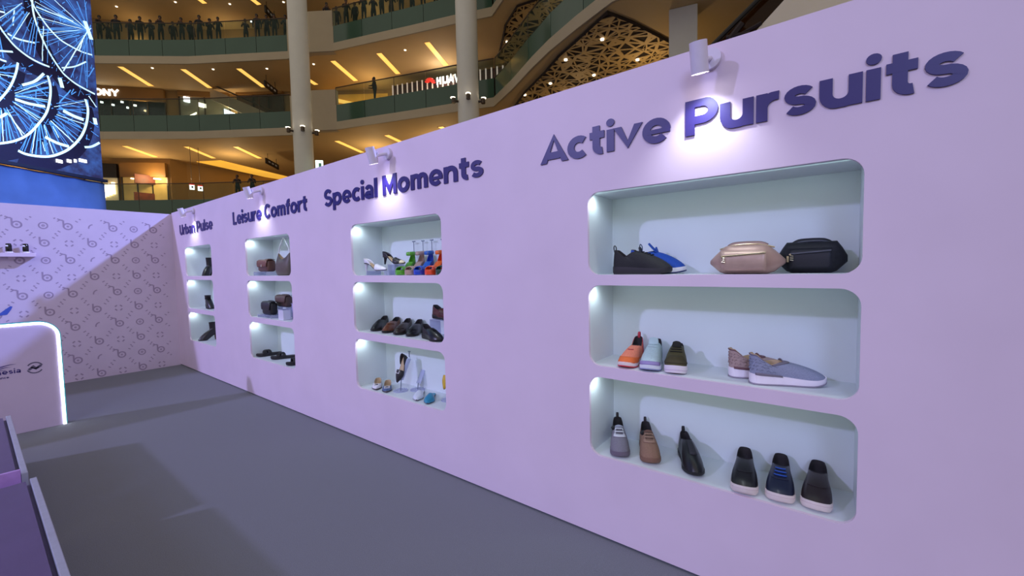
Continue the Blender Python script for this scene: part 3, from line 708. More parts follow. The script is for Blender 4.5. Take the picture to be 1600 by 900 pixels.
riser('clear tall acrylic riser under the brown flap bag', 2.24, 5.09, F2, (.09, .30, .115))
satchel('small black flap bag on a low riser', 2.12, 5.19, F2+.03, (.085, .24, .15), '#1d191c', '#231e22', clasp=False)
satchel('dark brown flap bag on a taller riser behind the black bag', 2.24, 5.09, F2+.115, (.085, .26, .135), '#4a3430', '#5a403a', clasp=False)
r = thing('acrylic_block', 'white acrylic display block at the right of the bags', 'display stand', (2.09, 4.76, F2+.0006), 0)
B().bbox((0, 0, .055), (.08, .12, .11), .004).build('body', mat('white_acrylic', '#d5d4e6', .15, noise=.01), r)
B().bbox((0, 0, .113), (.09, .13, .006), .002).build('lid_plate', m_acry, r)
r = thing('acrylic_block', 'lilac acrylic display block behind the white block', 'display stand', (2.20, 4.68, F2+.0006), 0)
B().bbox((0, 0, .085), (.07, .14, .17), .004).build('body', mat('lilac_acrylic', '#a9a0cf', .15, noise=.01), r)
B().bbox((0, 0, .173), (.08, .15, .006), .002).build('lid_plate', m_acry, r)
def slide(label, T, deg, cross=True, c='#1b181c'):
    L = .27; (x, y), a = toe_place(T, deg, L)
    r = thing('slide_sandal', label, 'shoe', (x, y, F3+.0006), a)
    s = Shoe(L, .098, ROUND, .024, spring=.01); um = mat('slide_'+c.strip('#'), c, .5, noise=.1, scale=60)
    s.sole(um, r); s.slab('footbed', mat('slide_bed', '#2a2528', .8), r, lambda u: s.zb(u)+.002, lambda u: s.zb(u)+.006, .9, .95, .9)
    if cross: s.band('strap', um, r, .50, .64, .05, twist=.10, n=14); s.band('strap', um, r, .54, .68, .046, twist=-.10, n=14)
    else: s.band('strap', um, r, .46, .78, .05, n=14, hump=.08)
slide('black cross-strap slide sandal lying at the left, toe forward', (2.052, 5.46), 166)
slide('black cross-strap slide sandal turned sideways beside its pair', (2.09, 5.16), 150)
slide('black wide-strap slide sandal at the right end', (2.04, 4.665), 172, cross=False)

# ================================================================== niche under Urban Pulse
def boot(label, T, deg, Z, shaft, hl=.06, c='#1b1719', L=.25, tall=1.0, block=True, zipc=True, hc='#171315'):
    (x, y), a = toe_place(T, deg, L)
    r = thing('boot', label, 'shoe', (x, y, Z+.0006), a)
    s = Shoe(L, .085, DRESS, .01, oa=.02, ob=.44, ow=.8, hh=.09, hm=.09, hf=.10, lift=hl, spring=.004)
    um = mat('boot_'+c.strip('#'), c, .35, noise=.12, scale=50, bump=.05)
    b = B(); rows = 9; loops = [[s.P(k, t/rows) for k in range(2*NS)] for t in range(rows+1)]
    O = loops[-1]; cx = sum(p.x for p in O)/len(O); zt = sum(p.z for p in O)/len(O)
    for i in range(1, 6):
        q = i/5; loops.append([Vector((cx+(p.x-cx)*(1-.06*math.sin(q*PI))*(1+.12*q*tall), p.y*(1+.14*q*tall), (p.z*(1-q)+zt*q)+shaft*q)) for p in O])
    b.loft(loops, (False, False)); b.build('upper', um, r, smooth=True)
    tp = loops[-1]; b = B(); b.loft([tp, [Vector((cx+(p.x-cx)*.93, p.y*.93, p.z)) for p in tp], [Vector((cx+(p.x-cx)*.9, p.y*.9, p.z-.06)) for p in tp]], (False, True)); b.build('lining', m_in_dark, r, smooth=True)
    s.sole(mat('boot_sole', '#141114', .5), r); s.heel(mat('boot_heel_'+hc.strip('#'), hc, .4), r, .03, .024 if block else .012, .03, .026)
    if zipc:
        b = B(); b.tube([s.P(NS*.35, .3)+Vector((0, .003, 0)), s.P(NS*.3, .9)+Vector((0, .003, 0))]+[Vector((loops[-1-j][6].x, loops[-1-j][6].y+.002, loops[-1-j][6].z)) for j in (3, 2, 1, 0)], .002, 6); b.build('zip', m_brass, r)
    return r
boot('black tall boot with its shaft cut by the niche edge, on the top shelf', (2.06, 7.17), -135, F1, .12, hl=.05, L=.22, zipc=False)
boot('black ankle boot with block heel facing forward on the middle shelf', (2.14, 7.14), -92, F2, .05, hl=.05, zipc=False)
boot('black heeled ankle boot with a brown heel on the bottom shelf', (2.045, 7.50), 176, F3, .10, hl=.075, c='#241b1d', L=.26, hc='#4a2f26', zipc=False)
# ================================================================== left side of the stand
# shelf on the end wall with two small accessories
sh = thing('wall_shelf', 'thick lilac shelf fixed to the patterned end wall', 'shelf', (-.445, DY, 1.745))
B().bbox((0, -.07, 0), (2.0, .14, .05), .003).build('board', m_wall, sh)
for q in (-.8, 0, .8): B().box((q, -.01, -.04), (.06, .02, .03)).build('bracket', m_wall, sh)
m_gb = mat('gloss_black', '#141318', .15); m_gw = mat('gloss_white', '#efeaf3', .2)
for x, lab in ((.335, 'small black and white jar on the wall shelf, left of two'), (.475, 'small black jar with a white foot and painted highlight at the shelf end')):
    r = thing('accessory_jar', lab, 'jar', (x, DY-.07, 1.7707), .2, 'small jars on the wall shelf')
    r.scale = (.82, .82, .95)
    B().lathe([(.030, .016), (.034, .03), (.034, .10), (.028, .112)], n=20).build('body', m_gb, r, smooth=True, auto=40)
    B().lathe([(.042, 0), (.044, .006), (.040, .016)], n=20).build('base', m_gw, r, smooth=True, auto=40)
    B().lathe([(.030, .112), (.030, .122), (.012, .126)], n=20).build('lid', m_gb, r, smooth=True, auto=40)
    B().bbox((-.026, -.026, .092), (.03, .014, .018), .004).build('gloss_highlight', m_gw, r)  # white block stands in for the gloss highlight at the upper left
# airline style feather mark on the end wall
m_blue = mat('mark_blue', '#3a55b0', .5); m_teal = mat('mark_teal', '#3f86a8', .5)
r = thing('wall_emblem', 'blue and teal feather emblem printed on the patterned end wall', 'sign', (.33, DY-.0035, 1.0))
b = B(); b.add([(0, 0, .09), (-.02, 0, .095), (-.10, 0, .02), (-.13, 0, -.02), (-.05, 0, -.01), (-.015, 0, .05)], [(0, 1, 2, 3, 4, 5)]); b.build('feather', m_blue, r, solid=.001)
b = B(); b.add([(-.09, 0, -.005), (-.13, 0, -.03), (-.30, 0, -.035), (-.17, 0, -.015)], [(0, 1, 2, 3)]); b.build('feather_tip', m_teal, r, solid=.001)
b = B(); b.add([(-.06, 0, -.17), (-.10, 0, -.145), (-.40, 0, -.14), (-.40, 0, -.185), (-.10, 0, -.19)], [(0, 1, 2, 3, 4)]); b.build('bar', m_blue, r, solid=.001)

# arched panel with LED rim
KX, KY, KH, KR = .525, 6.04, 1.035, .15
kio = thing('arched_panel', 'lilac arched counter panel with a glowing white LED rim', 'display panel', (KX, KY, .0006))
def arch_pts(ins, w=2.6, n=10):
    return [(-ins, 0)]+[(-KR+ (KR-ins)*math.cos(math.radians(a)), KH-KR+(KR-ins)*math.sin(math.radians(a))) for a in [90*i/n for i in range(n+1)]]+[(-w, KH-ins)]
m_pan = mat('panel_lilac', '#cbb9d2', .5, noise=.02, scale=6)
m_led = mat('led_white', '#eef6ff', .4, emit=7, noise=.0)
m_ledglow = mat('led_glow_teal', '#2f7f86', .5)  # teal base colour carries the LED's glow on the panel side
P_ = arch_pts(.022); b = B(); lp = P_+[(-2.6, 0)]
b.loft([[(x, 0, z) for x, z in lp], [(x, .07, z) for x, z in lp]]); b.build('panel', m_pan, kio)
A = arch_pts(.022); C_ = arch_pts(.003)
b = B(); n = len(A)
b.loft([[(x, -.004, z) for x, z in q] for q in (A,)]+[[(x, -.004, z) for x, z in C_]]+[[(x, .02, z) for x, z in C_]]+[[(x, .02, z) for x, z in A]], (False, False), closed=False); b.build('led_strip', m_led, kio)
A = arch_pts(.003); C_ = arch_pts(-.006)
b = B(); b.loft([[(x, .004, z) for x, z in A], [(x, .004, z) for x, z in C_], [(x, .07, z) for x, z in C_], [(x, .07, z) for x, z in A]], (False, False), closed=False); b.build('rim', m_ledglow, kio)
m_inkp = mat('panel_ink', '#3a2a78', .5); m_inkg = mat('panel_ink_grey', '#5d5570', .6)
fk = lambda u, v, d: (u-KX, -d-.0006, v)
mk = B()
for i in range(5):                                     # striped wing
    z0 = .655-.022*i; x1 = .235-.03*i
    pts = [(x1-.30, z0-.055-.01*i), (x1-.12, z0-.02), (x1-.04, z0), (x1, z0+.0015)]
    up_ = [(x, z+.016*(1-j/3.)) for j, (x, z) in enumerate(pts)]
    mk.add([fk(*p, .001) for p in pts+up_[::-1]], [tuple(range(8))])
mk.build('wing_mark', m_inkp, kio, solid=.0005)
txt = B()
def tiny_text(bb, s_, x_right, z, cap, frame, stw=.17):
    adv = []; x = 0
    for c in s_: adv.append(x); x += glyph(c)[1]+.1
    for c, a in zip(s_, adv):
        for stn in glyph(c)[0]:
            if stn[0] == 'dot': bb.ribbon(arc(x_right+(a+.1-x)*cap, z+.94*cap, .05*cap, .05*cap, 0, 360, 8), .1*cap, frame, .001)
            else: bb.ribbon([(x_right+(a+u-x)*cap, z+v*cap) for u, v in (stn[1:] if stn[0] == 'bar' else stn)], stw*cap, frame, .001)
tiny_text(txt, 'nesia', .262, .573, .046, fk)
tiny_text(txt, 'lliance', .185, .535, .02, fk); txt.build('caption', m_inkp, kio)
b = B(); b.ribbon(arc(.345, .60, .05, .05, 20, 150, 10), .010, fk, .001); b.ribbon(arc(.345, .60, .05, .05, 200, 330, 10), .010, fk, .001)
b.ribbon([(.305, .585), (.335, .612), (.352, .592), (.385, .617)], .02, fk, .001); b.ribbon([(.32, .61), (.345, .59), (.372, .603)], .010, fk, .001); b.build('ring_emblem', m_inkg, kio)
l = bpy.data.lights.new('led_glow', 'AREA'); l.shape = 'RECTANGLE'; l.size = 1.3; l.size_y = .03; l.energy = 3; l.color = (.8, .9, 1)
o = bpy.data.objects.new('led_glow', l); COL.objects.link(o); o.parent = kio; o.location = (-.85, .03, KH+.012); o.rotation_euler = (PI, 0, 0)
# two low plinth tables with raised rims
m_pl = mat('plinth_violet', '#574672', .55, noise=.05, scale=8); m_edge = mat('plinth_edge_grey', '#9a9cb2', .5); m_edge_lit = mat('plinth_edge_lit', '#b78fdc', .45)  # front edge colour lightened to show that edge as lit
def plinth(label, x1, y0, y1, h=.40, w=1.6, rim=True):
    r = thing('display_plinth', label, 'plinth', (x1-w/2, (y0+y1)/2, .0006)); d = y1-y0
    B().box((0, 0, (h-.03)/2), (w-.02, d-.02, h-.03)).build('body', m_pl, r)
    B().box((-.02, 0, h-.018), (w-.04, d-.03, .024)).build('tabletop', m_pl, r)
    B().bbox((w/2-.0125, 0, h/2), (.025, d, h), .003).build('side_edge', m_edge, r)
    if rim:
        B().bbox((-.0126, -d/2+.008, h/2+.012), (w-.027, .016, h+.024), .003).build('front_edge', m_edge_lit, r)
plinth('dark violet low display plinth with a lilac front rim coloured as lit, nearer the arched panel', .145, 3.50, 5.05)
plinth('dark violet low display plinth with a grey edge in the near left corner', .168, 1.2, 3.38, rim=False)
# ================================================================== the mall around the stand
m_soff = mat('soffit_cream', '#c4a878', .75, noise=.04, scale=.6)
m_fasc = mat('fascia_cream', '#a79880', .7, noise=.03, scale=1)
m_colm = mat('column_paint', '#cbc8c0', .6, noise=.03, scale=1.5)
m_clad = mat('green_glass_cladding', '#344f41', .14, noise=.08, scale=.5)
m_clear = glass_mat('balustrade_glass', '#3f544c', .88, .04, '#eef7f3')
m_rail = mat('dark_rail', '#4a3f36', .35, metal=.6)
m_mallfloor = mat('mall_floor_stone', '#8d7c66', .5, noise=.05, scale=1)
m_mwall = mat('shop_wall_tan', '#9a7a4c', .7, noise=.06, scale=.5)
m_shopdark = mat('shop_interior_dark', '#191a20', .35, noise=.1)
m_strip = mat('strip_light_warm', '#ffc660', .5, emit=1.15, noise=.02)
m_down = mat('downlight_warm', '#fff0d6', .5, emit=3.2, noise=0)
EL = [(-14, 52), (-6, 48), (0, 44.6), (6.2, 39.4), (10, 35), (13.9, 29.3)]             # left balcony edge, plan
EB = [(13.9, 29.3), (14.4, 27.3), (15.3, 26.0)]                                       # solid return
ER = [(15.3, 26.0), (16.2, 23.4), (17.2, 20.6), (18.1, 17.9), (18.95, 15.6)]          # right balcony edge
EN = [(18.93, 15.5), (17.75, 13.3), (16.5, 11.2), (15.75, 9.8), (15.0, 8.1), (14.3, 6.3), (14.3, 4.0), (14.6, 0), (15.4, -8), (17, -16)]   # near balcony edge
def outn(P, i):
    a = Vector(P[max(0, i-1)]); b = Vector(P[min(len(P)-1, i+1)]); d = (b-a).normalized(); return Vector((-d.y, d.x))
def offs(P, d): return [tuple(Vector(p)+outn(P, i)*d) for i, p in enumerate(P)]
def resample(P, step):
    P = [Vector(p) for p in P]; L = [0]
    for a, b in zip(P, P[1:]): L.append(L[-1]+(b-a).length)
    n = max(1, round(L[-1]/step)); o = []
    for i in range(n+1):
        s = L[-1]*i/n; k = max(j for j in range(len(L)) if L[j] <= s+1e-9); k = min(k, len(P)-2)
        o.append(tuple(P[k].lerp(P[k+1], (s-L[k])/(L[k+1]-L[k]))))
    return o
EDGE = EL+EB[1:]+ER[1:]+EN[1:]
OUT = [(-10, 62), (-2, 58), (4, 55), (14, 50), (20, 46), (27, 40), (28, 38), (30, 36), (31, 33), (33, 29), (34, 25), (35, 20), (36, 16), (36, 13), (36, 11), (36, 9), (36, 7), (36, 4), (36, 0), (36, -8), (36, -16)]
OUT = OUT[:len(EDGE)] if len(OUT) >= len(EDGE) else OUT+[(36, 0)]*(len(EDGE)-len(OUT))
def storey(n, zb, zf):
    """n-th gallery: slab underside zb, finished floor zf"""
    b = B(); E3 = lambda z, d: [(x, y, z) for x, y in offs(EDGE, d)]
    b.loft([E3(zb, .0), [(x, y, zb) for x, y in OUT]], (False, False), closed=False)
    o = b.build('ceiling_%d' % n, m_soff, kind='structure')
    b = B(); b.loft([E3(zb+.5, -.08), E3(zb, -.08), E3(zb, .02)], (False, False), closed=False); b.loft([E3(zb+.5, -.08), E3(zb+.5, .1)], (False, False), closed=False)
    b.build('trim_%d' % n, m_fasc, kind='structure')
    b = B(); b.loft([E3(zf, .0), [(x, y, zf) for x, y in OUT]], (False, False), closed=False)
    b.build('floor_%d' % n, m_mallfloor, kind='structure')
    for nm, P in (('far left', EL), ('far right', ER), ('near right', EN)):
        r = thing('glass_balustrade', 'green glass balustrade of the %s gallery edge, %s' % (nm, ('lowest level', 'middle level', 'upper level')[n-1]), 'balustrade', (P[0][0], P[0][1], zf))
        O = Vector((P[0][0], P[0][1], zf)); Q = resample(offs(P, 0), 2.2)
        loc = lambda p, z: Vector((p[0], p[1], z))-O
        for a, c in zip(Q, Q[1:]):
            a_ = Vector(a); c_ = Vector(c); g = (c_-a_).normalized()*.015; a2 = a_+g; c2 = c_-g; nn = Vector((-g.y, g.x)).normalized()*.02
            for nm2, z0, z1, mt in (('cladding_panel', zb+.52, zf, m_clad), ('glass_pane', zf+.01, zf+1.05, m_clear)):
                bb = B(); bb.loft([[loc(a2, z0), loc(c2, z0), loc(c2+nn, z0), loc(a2+nn, z0)], [loc(a2, z1), loc(c2, z1), loc(c2+nn, z1), loc(a2+nn, z1)]]); bb.build(nm2, mt, r)
        bb = B(); bb.tube([loc(p, zf+1.1) for p in offs(Q, .02)], .035, 6); bb.build('handrail', m_rail, r)
        for p in Q[::2]: bb = B(); bb.cyl(loc(p, zf), loc(p, zf+1.08), .02, n=6); bb.build('post', m_rail, r)
    b = B(); q = EB                                     # solid plastered return between the two galleries
    b.loft([[(x, y, zb-.03) for x, y in q]+[(x, y, zb-.03) for x, y in offs(q, .35)][::-1], [(x, y, zf+1.0) for x, y in q]+[(x, y, zf+1.0) for x, y in offs(q, .35)][::-1]]); b.build('trim_%d' % (n+10), m_fasc, kind='structure')
LV = [(1, 4.7, 6.5), (2, 10.6, 12.2), (3, 15.6, 17.2)]
for a in LV: storey(*a)
b = B(); b.loft([[(x, y, 20.6) for x, y in offs(EDGE, 0)], [(x, y, 20.6) for x, y in OUT]], (False, False), closed=False); b.build('ceiling_4', m_soff, kind='structure')
# rear walls behind the galleries
RW1 = [(-16, 57), (0, 50.5), (7.6, 45.2), (10.4, 42.4), (11.7, 43.2), (22.4, 44.4), (27, 38), (29, 30), (30, 22), (31, 14), (30, 4), (30, -16)]
RW2 = [(-16, 57), (0, 49.5), (7.0, 44.1), (10.7, 41.0), (12.65, 39.7), (16.0, 35.1), (20.9, 28.5), (22.85, 24.0), (22.9, 20.4), (23.6, 18.6), (30, 14), (30, 4), (30, -16)]
for nm, P, z0, z1 in (('wall_far_1', RW1, 6.5, 10.6), ('wall_far_2', RW2, 12.2, 15.6), ('wall_far_3', RW2, 17.2, 20.6), ('wall_far_0', RW1, 0, 4.7)):
    b = B(); b.loft([[(x, y, z0) for x, y in P], [(x, y, z1) for x, y in P]], (False, False), closed=False); b.build(nm, m_mwall, kind='structure')
# columns
def column(label, x, y, r0, z1=26, lamps=None):
    r = thing('round_column', label, 'column', (x, y, .0006))
    B().cyl((0, 0, 0), (0, 0, z1), r0, n=32).build('shaft', m_colm, r, smooth=True, auto=40)
    for zz in (lamps or []):
        for dg in (-1, 0, 1):
            a = math.atan2(-y, -x)+dg*1.25; p = Vector((math.cos(a), math.sin(a), 0))
            bb = B(); bb.cyl(p*r0+Vector((0, 0, zz)), p*(r0+.25)+Vector((0, 0, zz)), .06, n=8); bb.cyl(p*(r0+.25)+Vector((0, 0, zz-.12)), p*(r0+.25)+Vector((0, 0, zz+.14)), .11, n=10)
            h = bb.build('spot_head', m_rail, r); bb = B(); bb.cyl(p*(r0+.28)+Vector((0, 0, zz+.13)), p*(r0+.28)+Vector((0, 0, zz+.17)), .13, n=10); bb.build('bulb', m_down, h)
column('pale round column at the left of the gallery, a ring of small lamps on it', 12.75, 25.45, .54, lamps=[9.7])
column('pale round column right of the red sign, a ring of small lamps on it', 16.6, 15.45, .56, lamps=[10.1])
r = thing('square_column', 'pale square column beside the patterned soffit', 'column', (16.5, 4.55, .0006), math.radians(15))
B().bbox((0, 0, 5.3), (.85, .95, 10.6), .03).build('shaft', m_colm, r)
# ceiling strip lights and downlights, set into the soffits
def strip(p0, p1, z, w=.34):
    a = at_z(*p0, z); c = at_z(*p1, z); d = (c-a); L = d.length; ang = math.atan2(d.y, d.x); mid = (a+c)/2
    r = thing('ceiling_strip_light', 'warm recessed strip light', 'ceiling light', (mid.x, mid.y, z-.002), ang)
    B().box((0, 0, .0), (L+.1, w+.1, .02)).build('frame', m_soff, r)
    B().box((0, 0, -.012), (L, w, .012)).build('diffuser', m_strip, r)
    return r
ROWS = [('upper soffit, left of the first column', 15.6, [((188, 104), (236, 134)), ((286, 108), (328, 137)), ((373, 107), (412, 136))]),
        ('upper soffit, between the columns', 15.6, [((480, 123), (494, 132)), ((520, 95), (556, 126)), ((592, 83), (622, 115)), ((667, 66), (697, 102))]),
        ('lower soffit, left of the first column', 10.6, [((195, 228), (243, 245)), ((291, 229), (334, 247)), ((368, 229), (406, 247))]),
        ('lower soffit, between the columns', 10.6, [((526, 220), (566, 238)), ((604, 211), (640, 228)), ((688, 198), (712, 210))]),
        ('topmost soffit above the crowd', 20.6, [((300, -10), (320, 5)), ((388, -6), (405, 7))])]
ORD = ['first', 'second', 'third', 'fourth']
for nm, z, segs in ROWS:
    for i, (a, c) in enumerate(segs):
        o = strip(a, c, z); tag(o, '%s warm strip light from the left in the %s' % (ORD[i], nm), 'ceiling light', 'strip lights in the gallery soffits')
DL = [(15.6, [(238, 106), (333, 108), (417, 107), (490, 100), (633, 78)]), (20.6, [(182, 10), (274, 3), (359, 6), (443, 3)])]
for z, pts in DL:
    for i, (x, y) in enumerate(pts):
        p = at_z(x, y, z); b = B(); b.cyl((p.x, p.y, z-.03), (p.x, p.y, z-.001), .07, n=10); o = b.build('ceiling_downlight', m_down)
        tag(o, 'small round downlight, number %s from the left in the %s gallery soffit' % (['one', 'two', 'three', 'four', 'five'][i], 'upper' if z < 20 else 'topmost'), 'ceiling light', 'downlights in the gallery soffits')
# bright wedge-shaped cove in the lower soffit
cv = [at_z(x, y, 10.55) for x, y in ((307, 253), (345, 251), (452, 277), (440, 281), (425, 279))]
c0 = sum(cv, Vector())/len(cv); r = thing('ceiling_cove', 'wedge-shaped glowing yellow cove in the lower soffit', 'ceiling light', c0)
b = B(); b.loft([[p-c0 for p in cv], [p-c0+Vector((0, 0, .04)) for p in cv]]); b.build('diffuser', mat('cove_glow', '#f3b440', .6, emit=.9, noise=.15, scale=.3), r)
cv2 = [c0+(p-c0)*1.05 for p in cv]; b = B(); b.loft([[p-c0+Vector((0, 0, .03)) for p in cv2], [p-c0+Vector((0, 0, .05)) for p in cv2]]); b.build('frame', m_soff, r)

# laser-cut patterned soffit panels
m_lat = mat('lattice_cream', '#c9aa74', .6, noise=.04, scale=1); m_back = mat('lattice_backing', '#2a1d14', .9)
def lattice(label, poly, z, seed, dens, lamps):
    rr = random.Random(seed); c = Vector((sum(p[0] for p in poly)/len(poly), sum(p[1] for p in poly)/len(poly)))
    r = thing('patterned_soffit', label, 'ceiling panel', (c.x, c.y, z))
    pl = [Vector(p)-c for p in poly]; xs = [p.x for p in pl]; ys = [p.y for p in pl]
    def inside(q):
        k = False
        for a, b2 in zip(pl, pl[1:]+pl[:1]):
            if (a.y > q.y) != (b2.y > q.y) and q.x < (b2.x-a.x)*(q.y-a.y)/(b2.y-a.y)+a.x: k = not k
        return k
    pts = list(pl)
    for a, b2 in zip(pl, pl[1:]+pl[:1]):
        n = int((b2-a).length/(1/math.sqrt(dens)*1.2)); pts += [a.lerp(b2, i/n) for i in range(1, n)]
    while len(pts) < dens*70:
        q = Vector((rr.uniform(min(xs), max(xs)), rr.uniform(min(ys), max(ys))))
        if inside(q): pts.append(q)
    res = delaunay_2d_cdt([Vector(p) for p in pts], [], [], 0, 1e-4)
    b = B(); t = .035
    for f in res[2]:
        T = [res[0][i] for i in f]; m_ = (T[0]+T[1]+T[2])/3
        if not inside(m_): continue
        k = rr.uniform(.52, .88) if rr.random() < .82 else .15
        I = [m_+(p-m_)*k for p in T]; vs = [(p.x, p.y, -.05) for p in T+I]+[(p.x, p.y, -.05+t) for p in I]
        b.add(vs, [(0, 1, 4, 3), (1, 2, 5, 4), (2, 0, 3, 5), (3, 4, 7, 6), (4, 5, 8, 7), (5, 3, 6, 8)])
    b.build('cut_lattice', m_lat, r, kind='stuff')
    b = B(); b.add([(p.x, p.y, -.004) for p in pl], [tuple(range(len(pl)))]); b.build('backing', m_back, r)
    b = B(); b.tube([(p.x, p.y, -.05) for p in pl], .07, 4, closed=True); b.build('border', m_back, r)
    for x, y in lamps:
        p = at_z(x, y, z-.06); b = B(); b.cyl((p.x-c.x, p.y-c.y, -.10), (p.x-c.x, p.y-c.y, -.05), .075, n=10); b.build('downlight', m_down, r)
lattice('laser-cut cream lattice soffit with a dark border and small downlights', [(19.75, 14.9), (18.3, 12.95), (17.1, 10.96), (16.2, 9.65), (15.5, 8.3), (14.6, 6.65), (15.84, 6.17), (17.87, 5.6), (21, 4.8), (26, 8), (24, 14)], 10.595, 5, 6.5, [(941, 61), (884, 93), (996, 93), (928, 117), (860, 130), (820, 148), (882, 143)])
lattice('second laser-cut lattice soffit, one level higher, seen behind the green glass', [(22.6, 18.2), (21.1, 16.6), (20.0, 15.5), (19.0, 13.9), (19.4, 11.5), (23, 10), (27, 12), (26, 18)], 15.595, 9, 5, [(792, 65)])

# shops on the middle level
def wall_frame(P, s):                                   # point and direction along a plan polyline
    P = [Vector(p) for p in P]
    for a, c in zip(P, P[1:]):
        L = (c-a).length
        if s <= L: d = (c-a).normalized(); return a+d*s, d
        s -= L
    return P[-1], d
def on_wall(P, px, py_guess_z):                         # where a photo column meets a plan polyline at height z
    d = rayd(px, py_guess_z); best = None
    for a, c in zip(P, P[1:]):
        a = Vector(a); c = Vector(c); e = c-a; den = d.x*e.y-d.y*e.x
        if abs(den) < 1e-9: continue
        t = (a.x*e.y-a.y*e.x)/den; k = (d.y*a.x-d.x*a.y)/-den if False else ((d.x*t-a.x)*e.x+(d.y*t-a.y)*e.y)/e.length_squared
        if t > 0 and -1e-6 <= k <= 1+1e-6 and (best is None or t < best[0]): best = (t, a+e*k, e.normalized())
    return best[1], best[2], EYE+d.z*best[0]
m_wsign = mat('sign_white_glow', '#ffffff', .5, emit=2.2, noise=0)
BL = {'S': [[(.55, .85), (.45, .93), (.2, .93), (.1, .82), (.1, .65), (.2, .55), (.45, .45), (.55, .35), (.55, .18), (.45, .07), (.2, .07), (.08, .16)]], 'O': [[(.33+.27*math.cos(t*PI/9), .5+.42*math.sin(t*PI/9)) for t in range(19)]], 'N': [[(.1, 0), (.1, 1)], [(.1, .98), (.58, .02)], [(.58, 0), (.58, 1)]], 'Y': [[(.04, 1), (.33, .5), (.62, 1)], [(.33, .5), (.33, 0)]]}
def shop(label, P, px0, px1, z0, z1, head, dark, fas='#8a6432', mul=5):
    a, d, _ = on_wall(P, px0, 200); c, _, _ = on_wall(P, px1, 200); dd = (c-a); L = dd.length; dd.normalize(); n = Vector((dd.y, -dd.x))
    if n.dot(-a) < 0: n = -n
    r = thing('shop_front', label, 'shop', (a.x, a.y, z0), 0)
    W3 = lambda u, z, o: Vector((dd.x*u+n.x*o, dd.y*u+n.y*o, z))
    H = z1-z0; hh = H*head
    def quad(nm, u0, u1, za, zb, o0, o1, mt, par=r):
        b = B(); b.loft([[W3(u0, za, o0), W3(u1, za, o0), W3(u1, za, o1), W3(u0, za, o1)], [W3(u0, zb, o0), W3(u1, zb, o0), W3(u1, zb, o1), W3(u0, zb, o1)]]); return b.build(nm, mt, par)
    quad('fascia', 0, L, H-hh, H-.01, .02, .32, mat('fascia_'+fas.strip('#'), fas, .5, noise=.08, scale=.5))
    quad('window_pane', .05, L-.05, .02, H-hh, .06, .10, dark)
    for i in range(mul+1): quad('mullion', L*i/mul-.04, L*i/mul+.04, .02, H-hh, .10, .16, m_rail)
    return r, W3, L, H, hh
m_shopglass = mat('shop_glass_dark', '#14161d', .12, noise=.2, scale=.8)
r, W3, L, H, hh = shop('dark shop window under a brown fascia with a glowing white name', RW2, 120, 262, 12.2, 15.6, .28, m_shopglass)
LS = (on_wall(RW2, 152, 147)[0]-on_wall(RW2, 120, 147)[0]).length-.34
for i, ch in enumerate('SONY'):
    b = B()
    for stn in BL[ch]: b.ribbon([(i*.72*.74+u*.74, v*.47) for u, v in stn], .12, lambda u, v, q: W3(LS+u, H-hh+.20+v, .33+q), .05)
    b.build('sign_letter', m_wsign, r)
for i, (u, z) in enumerate(((.30, 2.2), (.42, 2.05), (.52, 2.3), (.58, 1.9), (.66, 2.1), (.40, .9), (.56, .85), (.75, 1.0))):
    b = B(); p = W3(L*u, z, .14); b.box(p, (.5 if z < 1.2 else .16, .1, .12)); b.build('display_light', m_wsign, r)
# plain bright shop bay with screens, middle level, right of the first shop
r, W3, L, H, hh = shop('open shop bay with a bright blue-white screen', RW2, 284, 362, 12.2, 15.6, .12, mat('bay_wall', '#8d8a78', .6, noise=.1, scale=.5), mul=2)
b = B(); b.box(W3(L*.16, 2.75, .2), (.4, .1, .4)); b.build('lamp', m_wsign, r)
b = B(); b.box(W3(L*.47, 2.35, .2), (.6, .1, .3)); b.build('lamp', m_down, r)
b = B(); b.box(W3(L*.24, 1.5, .3), (.12, .12, 1.0), M=Matrix.Rotation(.9, 3, 'Y')); b.build('lamp', m_down, r)
b = B(); b.loft([[W3(L*.90, 1.35, .2), W3(L*1.16, 1.3, .2), W3(L*1.16, 1.3, .3), W3(L*.90, 1.35, .3)], [W3(L*.90, 2.15, .2), W3(L*1.16, 1.75, .2), W3(L*1.16, 1.75, .3), W3(L*.90, 2.15, .3)]]); b.build('screen', mat('screen_blue_white', '#c8dcff', .4, emit=2.2, noise=.2, scale=1), r)
# cream escalator side sloping down past the shop bay, with a dark wall beyond it
RW2F = offs(RW2, -1.4)
(pa, _, za), (pb, _, zb_) = on_wall(RW2F, 328, 146), on_wall(RW2F, 440, 195)
r = thing('escalator', 'cream escalator side sloping down across the middle gallery', 'escalator', (pa.x, pa.y, 12.2))
O = Vector((pa.x, pa.y, 12.2)); e0 = Vector((pa.x, pa.y, za))-O; e1 = Vector((pb.x, pb.y, zb_))-O; sd = Vector((.35, .3, 0)); up_ = Vector((0, 0, .42))
b = B(); b.loft([[e0-up_, e0-up_+sd, e0+up_+sd, e0+up_], [e1-up_, e1-up_+sd, e1+up_+sd, e1+up_]]); b.build('truss', m_fasc, r)
b = B(); b.tube([e0+Vector((0, 0, .75)), e1+Vector((0, 0, .75))], .06, 6); b.build('handrail', m_rail, r)
r2_, W3b, L2, H2, hh2 = shop('dark brown closed shop front behind the cream escalator side', RW2, 375, 446, 12.2, 15.6, .05, mat('bay_brown', '#3a2616', .6, noise=.15, scale=.5), mul=3)
